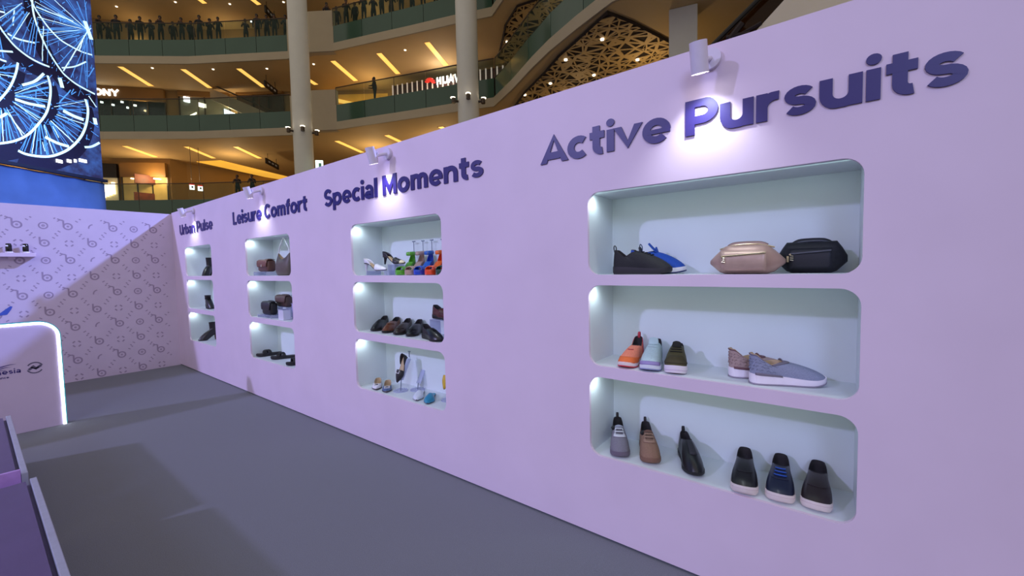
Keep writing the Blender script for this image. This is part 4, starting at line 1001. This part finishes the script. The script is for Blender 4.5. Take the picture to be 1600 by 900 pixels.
# long slatted sign, white name with a red flower mark
a, d, zA = on_wall(offs(ER, 4.6)+[(26, 12)], 613, 130); c, _, _ = on_wall(offs(ER, 4.6)+[(26, 12)], 786, 110)
SP = [tuple(on_wall(offs(ER, 4.6)+[(26, 12)], px, 120)[0]) for px in (613, 640, 670, 690, 715, 745, 786)]
r = thing('slatted_sign', 'long dark sign box with white and red slats and a glowing white name', 'sign', (SP[0][0], SP[0][1], 12.2))
O = Vector((SP[0][0], SP[0][1], 12.2)); z0, z1 = 14.05, 14.98
b = B(); b.loft([[Vector((x, y, z0))-O for x, y in SP], [Vector((x, y, z1))-O for x, y in SP]], (False, False), closed=False); b.build('box', mat('sign_dark', '#3a1414', .5, noise=.1), r, solid=.02)
RS = resample(SP, .42)
for i, p in enumerate(RS):
    v = Vector((p[0], p[1], z0))-O; n = Vector((-p[0], -p[1], 0)).normalized()
    b = B(); b.box(v+n*.22+Vector((0, 0, .47)), (.09, .09, .86), rz=math.atan2(p[1], p[0])); b.build('slat', mat('slat_white', '#f3d9d2', .5, emit=.5, noise=0), r)
def sp_at(px): return on_wall(SP, px, 120)[0]
p0 = sp_at(672); n = Vector((-p0.x, -p0.y, 0)).normalized(); tgt = Vector((-n.y, n.x, 0))
if tgt.dot(RT) < 0: tgt = -tgt
b = B(); cc = Vector((p0.x, p0.y, 14.58))-O+n*.42
for k in range(8):
    t = math.radians(8+164*k/7); dr = tgt*math.cos(t)+Vector((0, 0, math.sin(t))); pr = tgt*-math.sin(t)+Vector((0, 0, math.cos(t))); l_ = .40
    b.loft([[cc+dr*.06, cc+dr*l_*.7-pr*.07, cc+dr*l_, cc+dr*l_*.7+pr*.07], [cc+dr*.06+n*.05, cc+dr*l_*.7-pr*.07+n*.05, cc+dr*l_+n*.05, cc+dr*l_*.7+pr*.07+n*.05]])
b.build('flower_mark', mat('mark_red', '#e0281e', .5, emit=.9, noise=0), r)
HU = {'H': [[(.1, 0), (.1, 1)], [(.56, 0), (.56, 1)], [(.1, .5), (.56, .5)]], 'U': glyph('U')[0], 'A': [[(.02, 0), (.34, 1), (.66, 0)], [(.14, .3), (.54, .3)]], 'W': [[(.02, 1), (.24, 0), (.46, .9), (.68, 0), (.9, 1)]], 'E': [[(.1, 0), (.1, 1)], [(.1, .93), (.5, .93)], [(.1, .5), (.46, .5)], [(.1, .07), (.5, .07)]], 'I': [[(.1, 0), (.1, 1)]]}
x = 0; st_ = sp_at(681)
for ch, wd in zip('HUAWEI', (.66, .76, .68, .92, .56, .2)):
    b = B(); b.cur = 0
    q_, d_, _ = on_wall(SP, 682+9.5*'HUAWEI'.index(ch)+(0 if x < 4.2 else 0), 120); n = Vector((-q_.x, -q_.y, 0)).normalized(); tgt = Vector((d_.x, d_.y, 0)); base = Vector((q_.x, q_.y, 14.40))-O+n*.34
    for stn in HU[ch]: b.ribbon([(u*.52, v*.50) for u, v in stn], .12, lambda u, v, q: base+tgt*u+Vector((0, 0, v))+n*q, .04)
    b.build('sign_letter', m_wsign, r); x += wd+.12
l = bpy.data.lights.new('sign_glow', 'POINT'); l.energy = 22; l.color = (.75, .85, 1); l.shadow_soft_size = .3
o = bpy.data.objects.new('sign_glow', l); COL.objects.link(o); o.location = (st_.x-.5, st_.y-.8, 14.9)
# glazing and lamps under the sign
GP = [SP[0], SP[1], SP[2], SP[3], SP[4]]
r = thing('shop_front', 'glazed shop front with cream ceiling lamps below the slatted sign', 'shop', (SP[0][0], SP[0][1], 12.2))
b = B(); b.loft([[Vector((x, y, 12.22))-O for x, y in GP], [Vector((x, y, 14.0))-O for x, y in GP]], (False, False), closed=False); b.build('window_pane', mat('shop_glass_warm', '#6f6a55', .2, noise=.15, scale=.5), r)
for px in (650, 672, 695): p = sp_at(px); b = B(); v = Vector((p.x, p.y, 13.75))-O+Vector((-p.x, -p.y, 0)).normalized()*.2; b.cyl(v, v+Vector((0, 0, .15)), .13, n=8); b.build('lamp', m_down, r)
for px in (625, 657, 690): p = sp_at(px); b = B(); b.box(Vector((p.x, p.y, 13.2))-O+Vector((-p.x, -p.y, 0)).normalized()*.15, (.08, .08, 2.0)); b.build('mullion', m_rail, r)
p0, p1 = sp_at(640), sp_at(712); b = B(); b.tube([Vector((p0.x-.3, p0.y-.3, 13.2))-O, Vector((p1.x-.3, p1.y-.3, 13.2))-O], .06, 6); b.build('light_line', m_wsign, r)
# warm alcove left of the sign on the middle level
p = on_wall(RW2, 585, 150)[0]; c_ = on_wall(RW2, 560, 150)[0]
r = thing('shop_front', 'warm glowing yellow alcove left of the slatted sign', 'shop', (p.x, p.y, 12.2), math.atan2(c_.y-p.y, c_.x-p.x))
B().box((1.2, -.3 if False else .1, 1.55), (4.6, .1, 3.0)).build('back_panel', mat('alcove_yellow', '#d9a545', .6, emit=.22, noise=.2, scale=.5), r)
B().box((2.6, .25, 2.5), (3.2, .1, .25), M=Matrix.Rotation(-.25, 3, 'Y')).build('cove_light', m_strip, r)

# shops on the lowest visible gallery
r, W3, L, H, hh = shop('dark fascia shop with bright shelves beside the screen', RW1, 128, 181, 6.5, 10.1, .30, mat('shelf_bright', '#cdb98c', .6, emit=.25, noise=.3, scale=1.2), fas='#1a1210', mul=2)
for i in range(4): b = B(); b.box(W3(L*(.55+.1*i), 1.4+.1*i, .2), (.2, .1, .9)); b.build('display_light', m_down, r)
r, W3, L, H, hh = shop('cream shop front with red goods in a lit window', RW1, 187, 258, 6.5, 10.2, .30, mat('window_warm', '#c9a35c', .6, emit=.25, noise=.25, scale=.8), mul=3)
b = B(); b.box(W3(L*.65, 2.35, .2), (2.0, .2, .7)); b.build('banner', mat('banner_rust', '#5a2814', .6, noise=.3, scale=2), r)
b = B(); b.box(W3(L*.62, .75, .2), (2.0, .2, 1.1)); b.build('goods', mat('goods_red', '#74301f', .6, noise=.35, scale=3), r)
for u in (.3, .55, .8): b = B(); b.box(W3(L*u, H-hh-.15, .25), (.45, .15, .08)); b.build('display_light', m_down, r)
for px, py, lab in ((306, 292, 'small glowing white and red square sign, left of the pair above the lilac wall'), (330, 294, 'small glowing white and red square sign, right of the pair above the lilac wall')):
    px = 300 if px < 320 else 313
    p = at_z(px, py, 7.2); k = 38.8/math.hypot(p.x, p.y); p = Vector((p.x*k, p.y*k, EYE+(7.2-EYE)*k)); r = thing('square_sign', lab, 'sign', p, math.atan2(p.y, p.x)-PI/2)
    B().bbox((0, 0, 0), (.30, .12, .40), .02).build('box', m_wsign, r); B().box((0, -.065, .17), (.32, .01, .08)).build('red_band', mat('mark_red', '#e0281e', .5, emit=.9, noise=0), r)
    B().box((.02, -.066, -.02), (.1, .01, .14)).build('mark', mat('sign_ink', '#53333a', .6), r)
    B().cyl((0, 0, .21), (0, 0, 10.6-p.z), .015, n=6).build('hanger', m_rail, r)
# hanging direction signs
m_sgn = mat('sign_black', '#1c1613', .4); m_arrow = mat('sign_grey_print', '#8d8a84', .5, emit=.15)
for lab, pa, pb, z, h in (('dark hanging direction sign below the upper soffit', (412, 129), (434, 146), 14.9, .45), ('dark hanging direction sign below the lower soffit', (414, 250), (436, 262), 10.0, .42), ('dark hanging sign over the crowd on the upper gallery', (413, 12), (432, 34), 19.9, .5)):
    a = at_z(*pa, z); c = at_z(*pb, z); dd = c-a; dd.z = 0; L = min(dd.length, 3.2)*.9; mid = (a+c)/2
    r = thing('direction_sign', lab, 'sign', mid, math.atan2(dd.y, dd.x))
    B().bbox((0, 0, 0), (L, .12, h), .03).build('panel', m_sgn, r)
    for sd_ in (-1, 1):
        b = B()
        for k in range(3): b.box((-L*.28+k*L*.26, sd_*.064, 0), (L*.15, .006, h*.28))
        b.build('print', m_arrow, r)
        B().cyl((sd_*L*.35, 0, h/2), (sd_*L*.35, 0, h/2+(15.6 if z > 12 else 10.6)-z-h/2 if z < 16 else .6), .02, n=6).build('hanger', m_rail, r)
p = at_z(499, 258, 7.6); r = thing('exit_sign', 'small glowing pale green sign right of the first column', 'sign', p, math.radians(-40))
B().bbox((0, 0, 0), (.42, .1, .55), .02).build('panel', mat('exit_glow', '#d8f5e6', .5, emit=1.6, noise=.05), r); B().box((.05, -.055, -.05), (.14, .01, .3)).build('mark', mat('exit_ink', '#5ca98a', .5), r)

# escalator at the far right above the display wall
r = thing('escalator', 'escalator with dark balustrade and cream underside above the right of the display wall', 'escalator', (12.0, .8, 7.0))
Y_ = lambda x, y: Vector((0, *[(lambda d: (d.y*12/d.x-.8, EYE+d.z*12/d.x-7.0)[i])(rayd(x, y)) for i in (0, 1)]))
q = [Y_(1389, -180), Y_(1074, 166), Y_(1300, 166), Y_(1600, -180)]
b = B(); b.loft([[p for p in q], [p+Vector((1.4, 0, 0)) for p in q]]); b.build('truss', mat('truss_cream', '#d9d0c2', .6, noise=.03, scale=1), r)
q2 = [Y_(1362, -178), Y_(1020, 162), Y_(1074, 166), Y_(1389, -180)]
b = B(); b.loft([[p+Vector((.15, 0, 0)) for p in q2], [p+Vector((.2, 0, 0)) for p in q2]]); b.build('glass_panel', glass_mat('smoked_glass', '#2c2018', .72, .1, '#b09a80'), r)
b = B(); b.tube([Y_(1364, -180), Y_(1020, 164)], .06, 8); b.build('handrail', mat('black_rubber', '#15110f', .6), r)
b = B(); b.tube([Y_(1190, 36), Y_(1150, 58)], .05, 6); b.tube([Y_(1160, 36), Y_(1140, 62)], .08, 6); b.tube([Y_(1135, 60), Y_(1172, 52)], .07, 6); b.build('step_frame', mat('dark_steel', '#2b2024', .5, metal=.4), r)

# ---- big LED screen above the end wall
S0 = Vector((2.38, 15.72, 0)); SD = Vector((-.848, -.530, 0)); SN = Vector((.530, -.848, 0))
ZS, ZT, SWD = 4.02, 14.5, 11.0
led = thing('led_screen', 'tall LED screen showing blue glowing bicycle wheels', 'screen', S0+Vector((0, 0, 0)), math.atan2(SD.y, SD.x))
def on_scr(px, py):
    d = rayd(px, py); o = Vector((0, 0, EYE)); t = (S0-o).dot(SN)/d.dot(SN); p = o+d*t; return ((p-S0).dot(SD), p.z)
k = bpy.data.materials.new('led_picture'); k.use_nodes = True; nt = k.node_tree; bs = nt.nodes['Principled BSDF']; bs.inputs['Base Color'].default_value = (.01, .01, .03, 1); bs.inputs['Roughness'].default_value = .6
tc = nt.nodes.new('ShaderNodeTexCoord'); n1 = nt.nodes.new('ShaderNodeTexNoise'); n1.inputs['Scale'].default_value = 2.6; n1.inputs['Detail'].default_value = 5; n1.inputs['Roughness'].default_value = .65
rp = nt.nodes.new('ShaderNodeValToRGB'); e = rp.color_ramp.elements; e[0].position = .40; e[0].color = (.018, .017, .080, 1); e[1].position = .78; e[1].color = (.05, .15, .55, 1)
nt.links.new(tc.outputs['Object'], n1.inputs[0]); nt.links.new(n1.outputs[0], rp.inputs[0]); nt.links.new(rp.outputs[0], bs.inputs['Emission Color']); bs.inputs['Emission Strength'].default_value = 1.0
B().box((SWD/2, .15, (ZS+ZT)/2), (SWD, .3, ZT-ZS)).build('panel', k, led)
m_hot = mat('led_line_white', '#bfe4ff', .5, emit=1.3, noise=.1, scale=3); m_cyan = mat('led_line_blue', '#4f93ee', .5, emit=.95, noise=.3, scale=2); m_rimd = mat('led_tyre_dark', '#14123a', .5, emit=.35, noise=.1)
sgn = 1 if True else -1
fs = lambda u, v, q: (u, -q-.002, v)
# local y: SN is -y of the local frame when x runs along SD
loc_n = Matrix.Rotation(-math.atan2(SD.y, SD.x), 3, 'Z')@SN
fs = lambda u, v, q: (u, (q+.002)*loc_n.y, v)
panel = led.children[0]; panel.location = (0, -.15-loc_n.y*.15, 0) if loc_n.y > 0 else (0, 0, 0)
R_ = random.Random(11)
def on_panel(pts):                                      # picture lines, mapped onto the screen plane and kept inside it
    out = []
    for du, dv in ((0, 0), (PU, 0), (2*PU, 0), (0, PV), (PU, PV), (2*PU, PV)): out += clip_run([(u+du, v+dv) for u, v in (on_scr(*p) for p in pts)])
    return out
PU = on_scr(0, 120)[0]; PV = on_scr(150, -60)[1]-on_scr(150, 240)[1]
def clip_run(pts):
    run = []; out = []
    for u, v in pts:
        if .03 < u < SWD-.03 and ZS+.05 < v < ZT-.03: run.append((u, v))
        elif len(run) > 1: out.append(run); run = []
        else: run = []
    if len(run) > 1: out.append(run)
    return out
def curve(pts, n=8): return [(p.x, p.y) for p in spline([(x, y, 0) for x, y in pts], n)]
RIMS = [([(48, -90), (47, -40), (50, 0), (50.7, 12), (54, 29), (60, 46), (66.6, 62), (74.5, 78), (84, 94), (95, 110), (102, 118), (120, 132), (151, 148.5), (160, 152)], .05, .34),
        ([(44, -8), (54, 12), (65, 29), (78, 46), (94, 62), (110, 72), (128, 81), (148, 87), (158, 89)], .045, 0),
        ([(-8, 30), (0, 43), (10, 57), (24, 73), (43, 88), (61, 98), (77, 104.5)], .05, .30), ([(11.6, 52.5), (28, 61), (54, 67)], .05, 0), ([(-10, 79), (0, 79.5), (19.5, 81)], .05, 0),
        ([(96.5, 106), (116, 104), (134, 96.5)], .04, 0),
        ([(74, 118), (78, 133), (78, 151), (73, 174), (61, 192), (43.5, 210), (23, 220), (0, 224), (-12, 223)], .065, .34),
        ([(27.6, 98), (24, 115), (15, 136), (0, 155), (-8, 162)], .055, .26), ([(34.5, 133), (54, 127), (68, 115)], .07, 0),
        ([(133, 155), (137, 172), (134, 195), (125, 215), (107, 233), (84, 243), (64, 244.5), (41, 241), (28, 235.5)], .075, .30),
        ([(132, 230), (143, 229), (155, 223), (160, 219)], .07, 0), ([(98.5, 173), (114, 181), (130, 187)], .10, 0), ([(70, 214), (88, 223), (107, 229)], .09, 0), ([(23, 155), (45, 162), (70, 166.5)], .08, 0)]
SPK = [((138, 47.7), q) for q in ((54, 2.4), (68, 0), (85.5, 1), (103, 0), (56, 8.5), (58.6, 27), (62, 46), (71, 65), (132, 0), (107, 0), (90, 20), (120, 2), (144, 90), (152, 60), (150, 20), (152, 36), (126, 62))]
SPK += [((12, 150), (66, 128)), ((30, 146), (70, 164)), ((15, 166), (50, 200)), ((5, 169), (38, 210)), ((33, 164), (56, 200)), ((46, 148), (72, 174)), ((0, 190), (5, 218)), ((54, 133), (74, 151)), ((20, 160), (62, 185)), ((40, 150), (76, 160)),
        ((91, 148), (130, 164)), ((90, 174), (130, 202)), ((88, 184), (120, 220)), ((82, 197), (92, 215)), ((92, 166), (128, 187)), ((110, 141), (92, 161)), ((95, 190), (112, 222)), ((100, 160), (134, 172)), ((66, 222), (70, 236)),
        ((0, 120), (22, 136)), ((0, 128), (18, 142)), ((0, 112), (25, 122)), ((0, 141), (12, 146)), ((138, 150), (154, 172)), ((140, 190), (155, 200)), ((142, 205), (155, 214)), ((138, 120), (150, 100)), ((132, 98), (134, 128)), ((22, 14), (20, 40)), ((4, 8), (10, 28)), ((6, 12), (34, 6)), ((36, 64), (38, 80))]
def fan(h, rim, a0, n):                                # spokes from a hub towards points along a rim
    q = curve(rim, 8)
    for k in range(n):
        e = q[int((len(q)-1)*(k+R_.random())/n)]; SPK.append(((h[0]+(e[0]-h[0])*a0+R_.uniform(-3, 3), h[1]+(e[1]-h[1])*a0+R_.uniform(-3, 3)), (h[0]+(e[0]-h[0])*.96, h[1]+(e[1]-h[1])*.96)))
fan((138, 48), RIMS[0][0], .04, 16); fan((138, 48), RIMS[1][0], .3, 8); fan((2, 150), RIMS[6][0], .3, 26); fan((62, 168), RIMS[9][0], .35, 26); fan((70, -20), RIMS[2][0], .5, 12); fan((-25, 112), RIMS[7][0], .3, 10)
dk = B(); ho = B(); cy = B()
for i, (pts, w_, dw) in enumerate(RIMS):
    for run in on_panel(curve(pts)):
        ho.ribbon(run, w_*.72, fs, .004+.0006*i)
        if dw:
            off = [(u+.5*dw*(1 if pts[0][0] > 100 or i in (2, 6, 7, 9) else -1)*0+0, v-dw*.62) for u, v in run]
            dk.ribbon(off, dw, fs, .002+.0002*i)
for i, (a, c) in enumerate(SPK):
    pts = [(a[0]+(c[0]-a[0])*k/10+R_.uniform(-.3, .3), a[1]+(c[1]-a[1])*k/10+R_.uniform(-.3, .3)) for k in range(11)]
    for run in on_panel(pts): (ho if i % 5 == 0 else cy).ribbon(run, R_.choice((.010, .014, .022)), fs, .0028+.00003*i)
for i in range(150):                                    # small glints between the spokes
    x, y = R_.uniform(0, 150), R_.uniform(0, 225); a = R_.uniform(0, 2*PI); l_ = R_.uniform(2, 10)
    for run in on_panel([(x, y), (x+l_*math.cos(a), y+l_*math.sin(a))]): cy.ribbon(run, R_.choice((.007, .010, .016)), fs, .0024+.00002*i)
for x, y, w_, h_ in ((137, 47, 5, .42), (94.6, 129, 5, .22), (148, 189, 5, .16)):
    for run in on_panel([(x-w_/2, y), (x+w_/2, y+1)]): ho.ribbon(run, h_, fs, .02)
for nm, bb, mt in (('tyre_picture', dk, m_rimd), ('rim_picture', ho, m_hot), ('spoke_picture', cy, m_cyan)): bb.build(nm, mt, led, kind='stuff')
b = B()
for px0, px1, py in ((87, 96, 251), (104, 110, 251), (115, 118, 251), (123, 134, 250)):
    u0, v0 = on_scr(px0, py); u1, v1 = on_scr(px1, py); b.ribbon([(u0, v0), (u1, v0)], .075, fs, .03)
b.build('caption_lights', m_wsign, led, kind='stuff')
# blue lit cloth wall below the screen
b = B(); m_cloth = mat('blue_stage_cloth', '#4d6bb0', .8, noise=.12, scale=2, emit=.0)
r = thing('stage_backdrop', 'blue lit cloth backdrop under the LED screen', 'backdrop', S0, math.atan2(SD.y, SD.x))
b = B(); pr = [[(SWD*i/60, (.03+.02*math.sin(i*2.1))*loc_n.y, z) for i in range(61)] for z in (0.0006, ZS-.09)]; b.patch(pr); b.build('cloth', m_cloth, r, smooth=True, solid=.02)
B().box((SWD/2, .08*loc_n.y, ZS-.04), (SWD, .12, .07)).build('top_bar', mat('bar_dark', '#111a3c', .6), r)
spot('stage_wash', S0+SN*6+SD*3+Vector((0, 0, 7)), S0+SD*3+Vector((0, 0, 2.4)), 1050, (.44, .74, 1.0), 80, .5, .3)

# ---- people on the galleries
def person_mesh(name, J, rad, edges):
    me = bpy.data.meshes.new(name); me.from_pydata(J, edges, [])
    sk = me.skin_vertices.new(name='') if hasattr(me.skin_vertices, 'new') else None
    return me
SKIN = [('#17110f', '#0e0e11'), ('#1a1417', '#100e0d'), ('#12151d', '#0d0d11'), ('#1d1619', '#100d10')]  # shirts and trousers near black, backlit shade put into the colour
m_hair = mat('hair_black', '#0e0b0a', .6); m_skin = mat('skin_tone', '#5a3c2d', .6)
def make_person(kind):
    """upright figure: one skinned body, hair as a part; facing +x"""
    lean, arm, ph = kind
    J = [(0, 0, .93), (0, 0, 1.1), (.01, 0, 1.28), (.02, 0, 1.42), (.02, 0, 1.50), (.04, 0, 1.56), (.045, 0, 1.64), (.035, 0, 1.71)]
    Rr = [.15, .13, .145, .11, .055, .075, .088, .06]
    Ed = [(i, i+1) for i in range(7)]
    for sd in (-1, 1):
        o = len(J); J += [(0, sd*.09, .86), (.02, sd*.10, .48), (0, sd*.11, .09), (.11, sd*.12, .03)]; Rr += [.095, .065, .045, .04]
        Ed += [(0, o), (o, o+1), (o+1, o+2), (o+2, o+3)]
        o = len(J)
        if arm == 'rail': J += [(.02, sd*.19, 1.38), (.10, sd*.25, 1.14), (.32, sd*.17, 1.10), (.39, sd*.15, 1.10)]
        elif arm == 'phone': J += [(.02, sd*.19, 1.38), (.12, sd*.24, 1.15), (.28, sd*.10, 1.36), (.33, sd*.07, 1.42)]
        else: J += [(.01, sd*.19, 1.38), (0, sd*.25, 1.1), (.06, sd*.24, .86), (.08, sd*.235, .78)]
        Rr += [.062, .046, .036, .03]; Ed += [(3, o), (o, o+1), (o+1, o+2), (o+2, o+3)]
    J = [(x+lean*max(0, z-.9), y, z) for x, y, z in J]
    me = bpy.data.meshes.new('person_body'); me.from_pydata(J, Ed, [])
    ob = bpy.data.objects.new('person_body', me); COL.objects.link(ob)
    ob.modifiers.new('skin', 'SKIN').use_smooth_shade = True; ob.modifiers.new('sub', 'SUBSURF').levels = 1
    for i, s in enumerate(me.skin_vertices[0].data): s.radius = (Rr[i], Rr[i]*(1.25 if 0 < i < 4 or i == 0 else 1)); s.use_root = (i == 0)
    dg = bpy.context.evaluated_depsgraph_get(); dg.update(); m2 = bpy.data.meshes.new_from_object(ob.evaluated_get(dg)); bpy.data.objects.remove(ob)
    return m2, lean
bodies = []
for kd in ((.05, 'rail', 0), (.10, 'phone', 0), (.0, 'down', 0)):
    me, ln = make_person(kd); hx = .04+ln*.75
    for ci, (top, leg) in enumerate(SKIN):
        m2 = me.copy(); m2.name = 'person_body'; m2.materials.clear()
        for q in (mat('shirt_'+top.strip('#'), top, .8), mat('trousers_'+leg.strip('#'), leg, .85), m_skin): m2.materials.append(q)
        for p in m2.polygons:
            c = p.center; p.material_index = 1 if c.z < .92 else (2 if c.z > 1.47 or (abs(c.y) < .2 and c.x > .27 and c.z > 1.0) else 0); p.use_smooth = True
        hb = B(); hb.lathe([(.03, .135), (.075, .11), (.095, .06), (.098, .0), (.09, -.06), (.06, -.09)], (0, 0, 0), 12)
        bodies.append((m2, hx, ln))
hair_me = None
npz = 0
def place_person(px, py, P, zf, off, label, group, seat=0.):
    global hair_me, npz
    q, d, _ = on_wall(offs(P, off), px, py); me, hx, ln = bodies[(npz*5) % len(bodies)]; npz += 1
    o = bpy.data.objects.new('person', me); COL.objects.link(o); o.location = (q.x, q.y, zf+.001-seat)
    ang = math.atan2(-q.y, -q.x)+R_.uniform(-.7, .7); o.rotation_euler = (0, 0, ang); s = R_.uniform(.93, 1.06); o.scale = (s, s, s)
    tag(o, label, 'person', group)
    if hair_me is None:
        hb = B(); hb.lathe([(.01, .105), (.06, .092), (.088, .05), (.095, .0), (.088, -.05), (.06, -.085)], (0, 0, 0), 12); h = hb.build('hair', m_hair, None, smooth=True); hair_me = h.data
    else: h = bpy.data.objects.new('hair', hair_me); COL.objects.link(h)
    h.parent = o; h.location = (.02+ln*.75, 0, 1.675)
NTH = ['first', 'second', 'third', 'fourth', 'fifth', 'sixth', 'seventh', 'eighth', 'ninth', 'tenth', 'eleventh', 'twelfth', 'thirteenth', 'fourteenth', 'fifteenth', 'sixteenth', 'seventeenth', 'eighteenth', 'nineteenth']
for i, px in enumerate((155, 169, 182, 204, 219, 236, 251, 270, 284, 298, 312, 327, 341, 384, 402, 417, 429, 447)):
    place_person(px, 45, EDGE, 17.2, .5+(.4+.5*(i == 1))*(i % 2), '%s person from the left standing in clothes darkened as backlit behind the upper left balustrade' % NTH[i], 'onlookers on the upper left gallery')
for i, px in enumerate((511, 526, 541, 555, 569, 584, 597, 612, 628, 645, 662, 682, 702)):
    place_person(px, 30, EDGE, 17.2, .5+.4*(i % 2), '%s person from the left standing in clothes darkened as backlit behind the upper right balustrade' % NTH[i], 'onlookers on the upper right gallery')
q, d, _ = on_wall(offs(ER, .9), 586, 150); o = bpy.data.objects.new('person', bodies[3][0]); COL.objects.link(o); o.location = (q.x, q.y, 12.201); o.rotation_euler = (0, 0, 2.6); tag(o, 'person in clothes darkened as backlit standing alone behind the middle balustrade', 'person'); h = bpy.data.objects.new('hair', hair_me); COL.objects.link(h); h.parent = o; h.location = (.02, 0, 1.675)
for px, lab in ((372, 'person seen head and shoulders above the lilac wall, lowest gallery'), (395, 'person mostly hidden behind the wall spotlight, lowest gallery')):
    q, d, _ = on_wall(offs(EL, .8), px, 300); o = bpy.data.objects.new('person', bodies[6][0]); COL.objects.link(o); o.location = (q.x, q.y, 6.501); o.rotation_euler = (0, 0, -2.2); tag(o, lab, 'person'); h = bpy.data.objects.new('hair', hair_me); COL.objects.link(h); h.parent = o; h.location = (.02, 0, 1.675)

q, d, _ = on_wall(offs(EDGE, .42), 393, 46); r = thing('phone', 'phone with a bright lamp held up among the onlookers on the upper left gallery', 'phone', (q.x, q.y, 18.42), math.atan2(-q.y, -q.x))
B().bbox((0, 0, 0), (.02, .09, .17), .004).build('body', mat('phone_black', '#111114', .3), r); B().box((.012, 0, .02), (.006, .10, .12)).build('lamp', m_wsign, r)

# ---- added fill: unseen warm point lights on every gallery
def lamp(p, e, c=(1.0, .72, .38), r=.25):
    l = bpy.data.lights.new('gallery_fill', 'POINT'); l.energy = e; l.color = c; l.shadow_soft_size = r
    o = bpy.data.objects.new('gallery_fill', l); COL.objects.link(o); o.location = p
for z, e in ((9.0, 170), (14.0, 95), (19.0, 45)):
    for P, sds in ((EL, (2, 3, 4)), (ER, (0, 2)), (EN, (1, 4))):
        Q = offs(P, 4.0)
        for i in sds: lamp((Q[i][0], Q[i][1], z), e*(.35 if P is EN else 1))
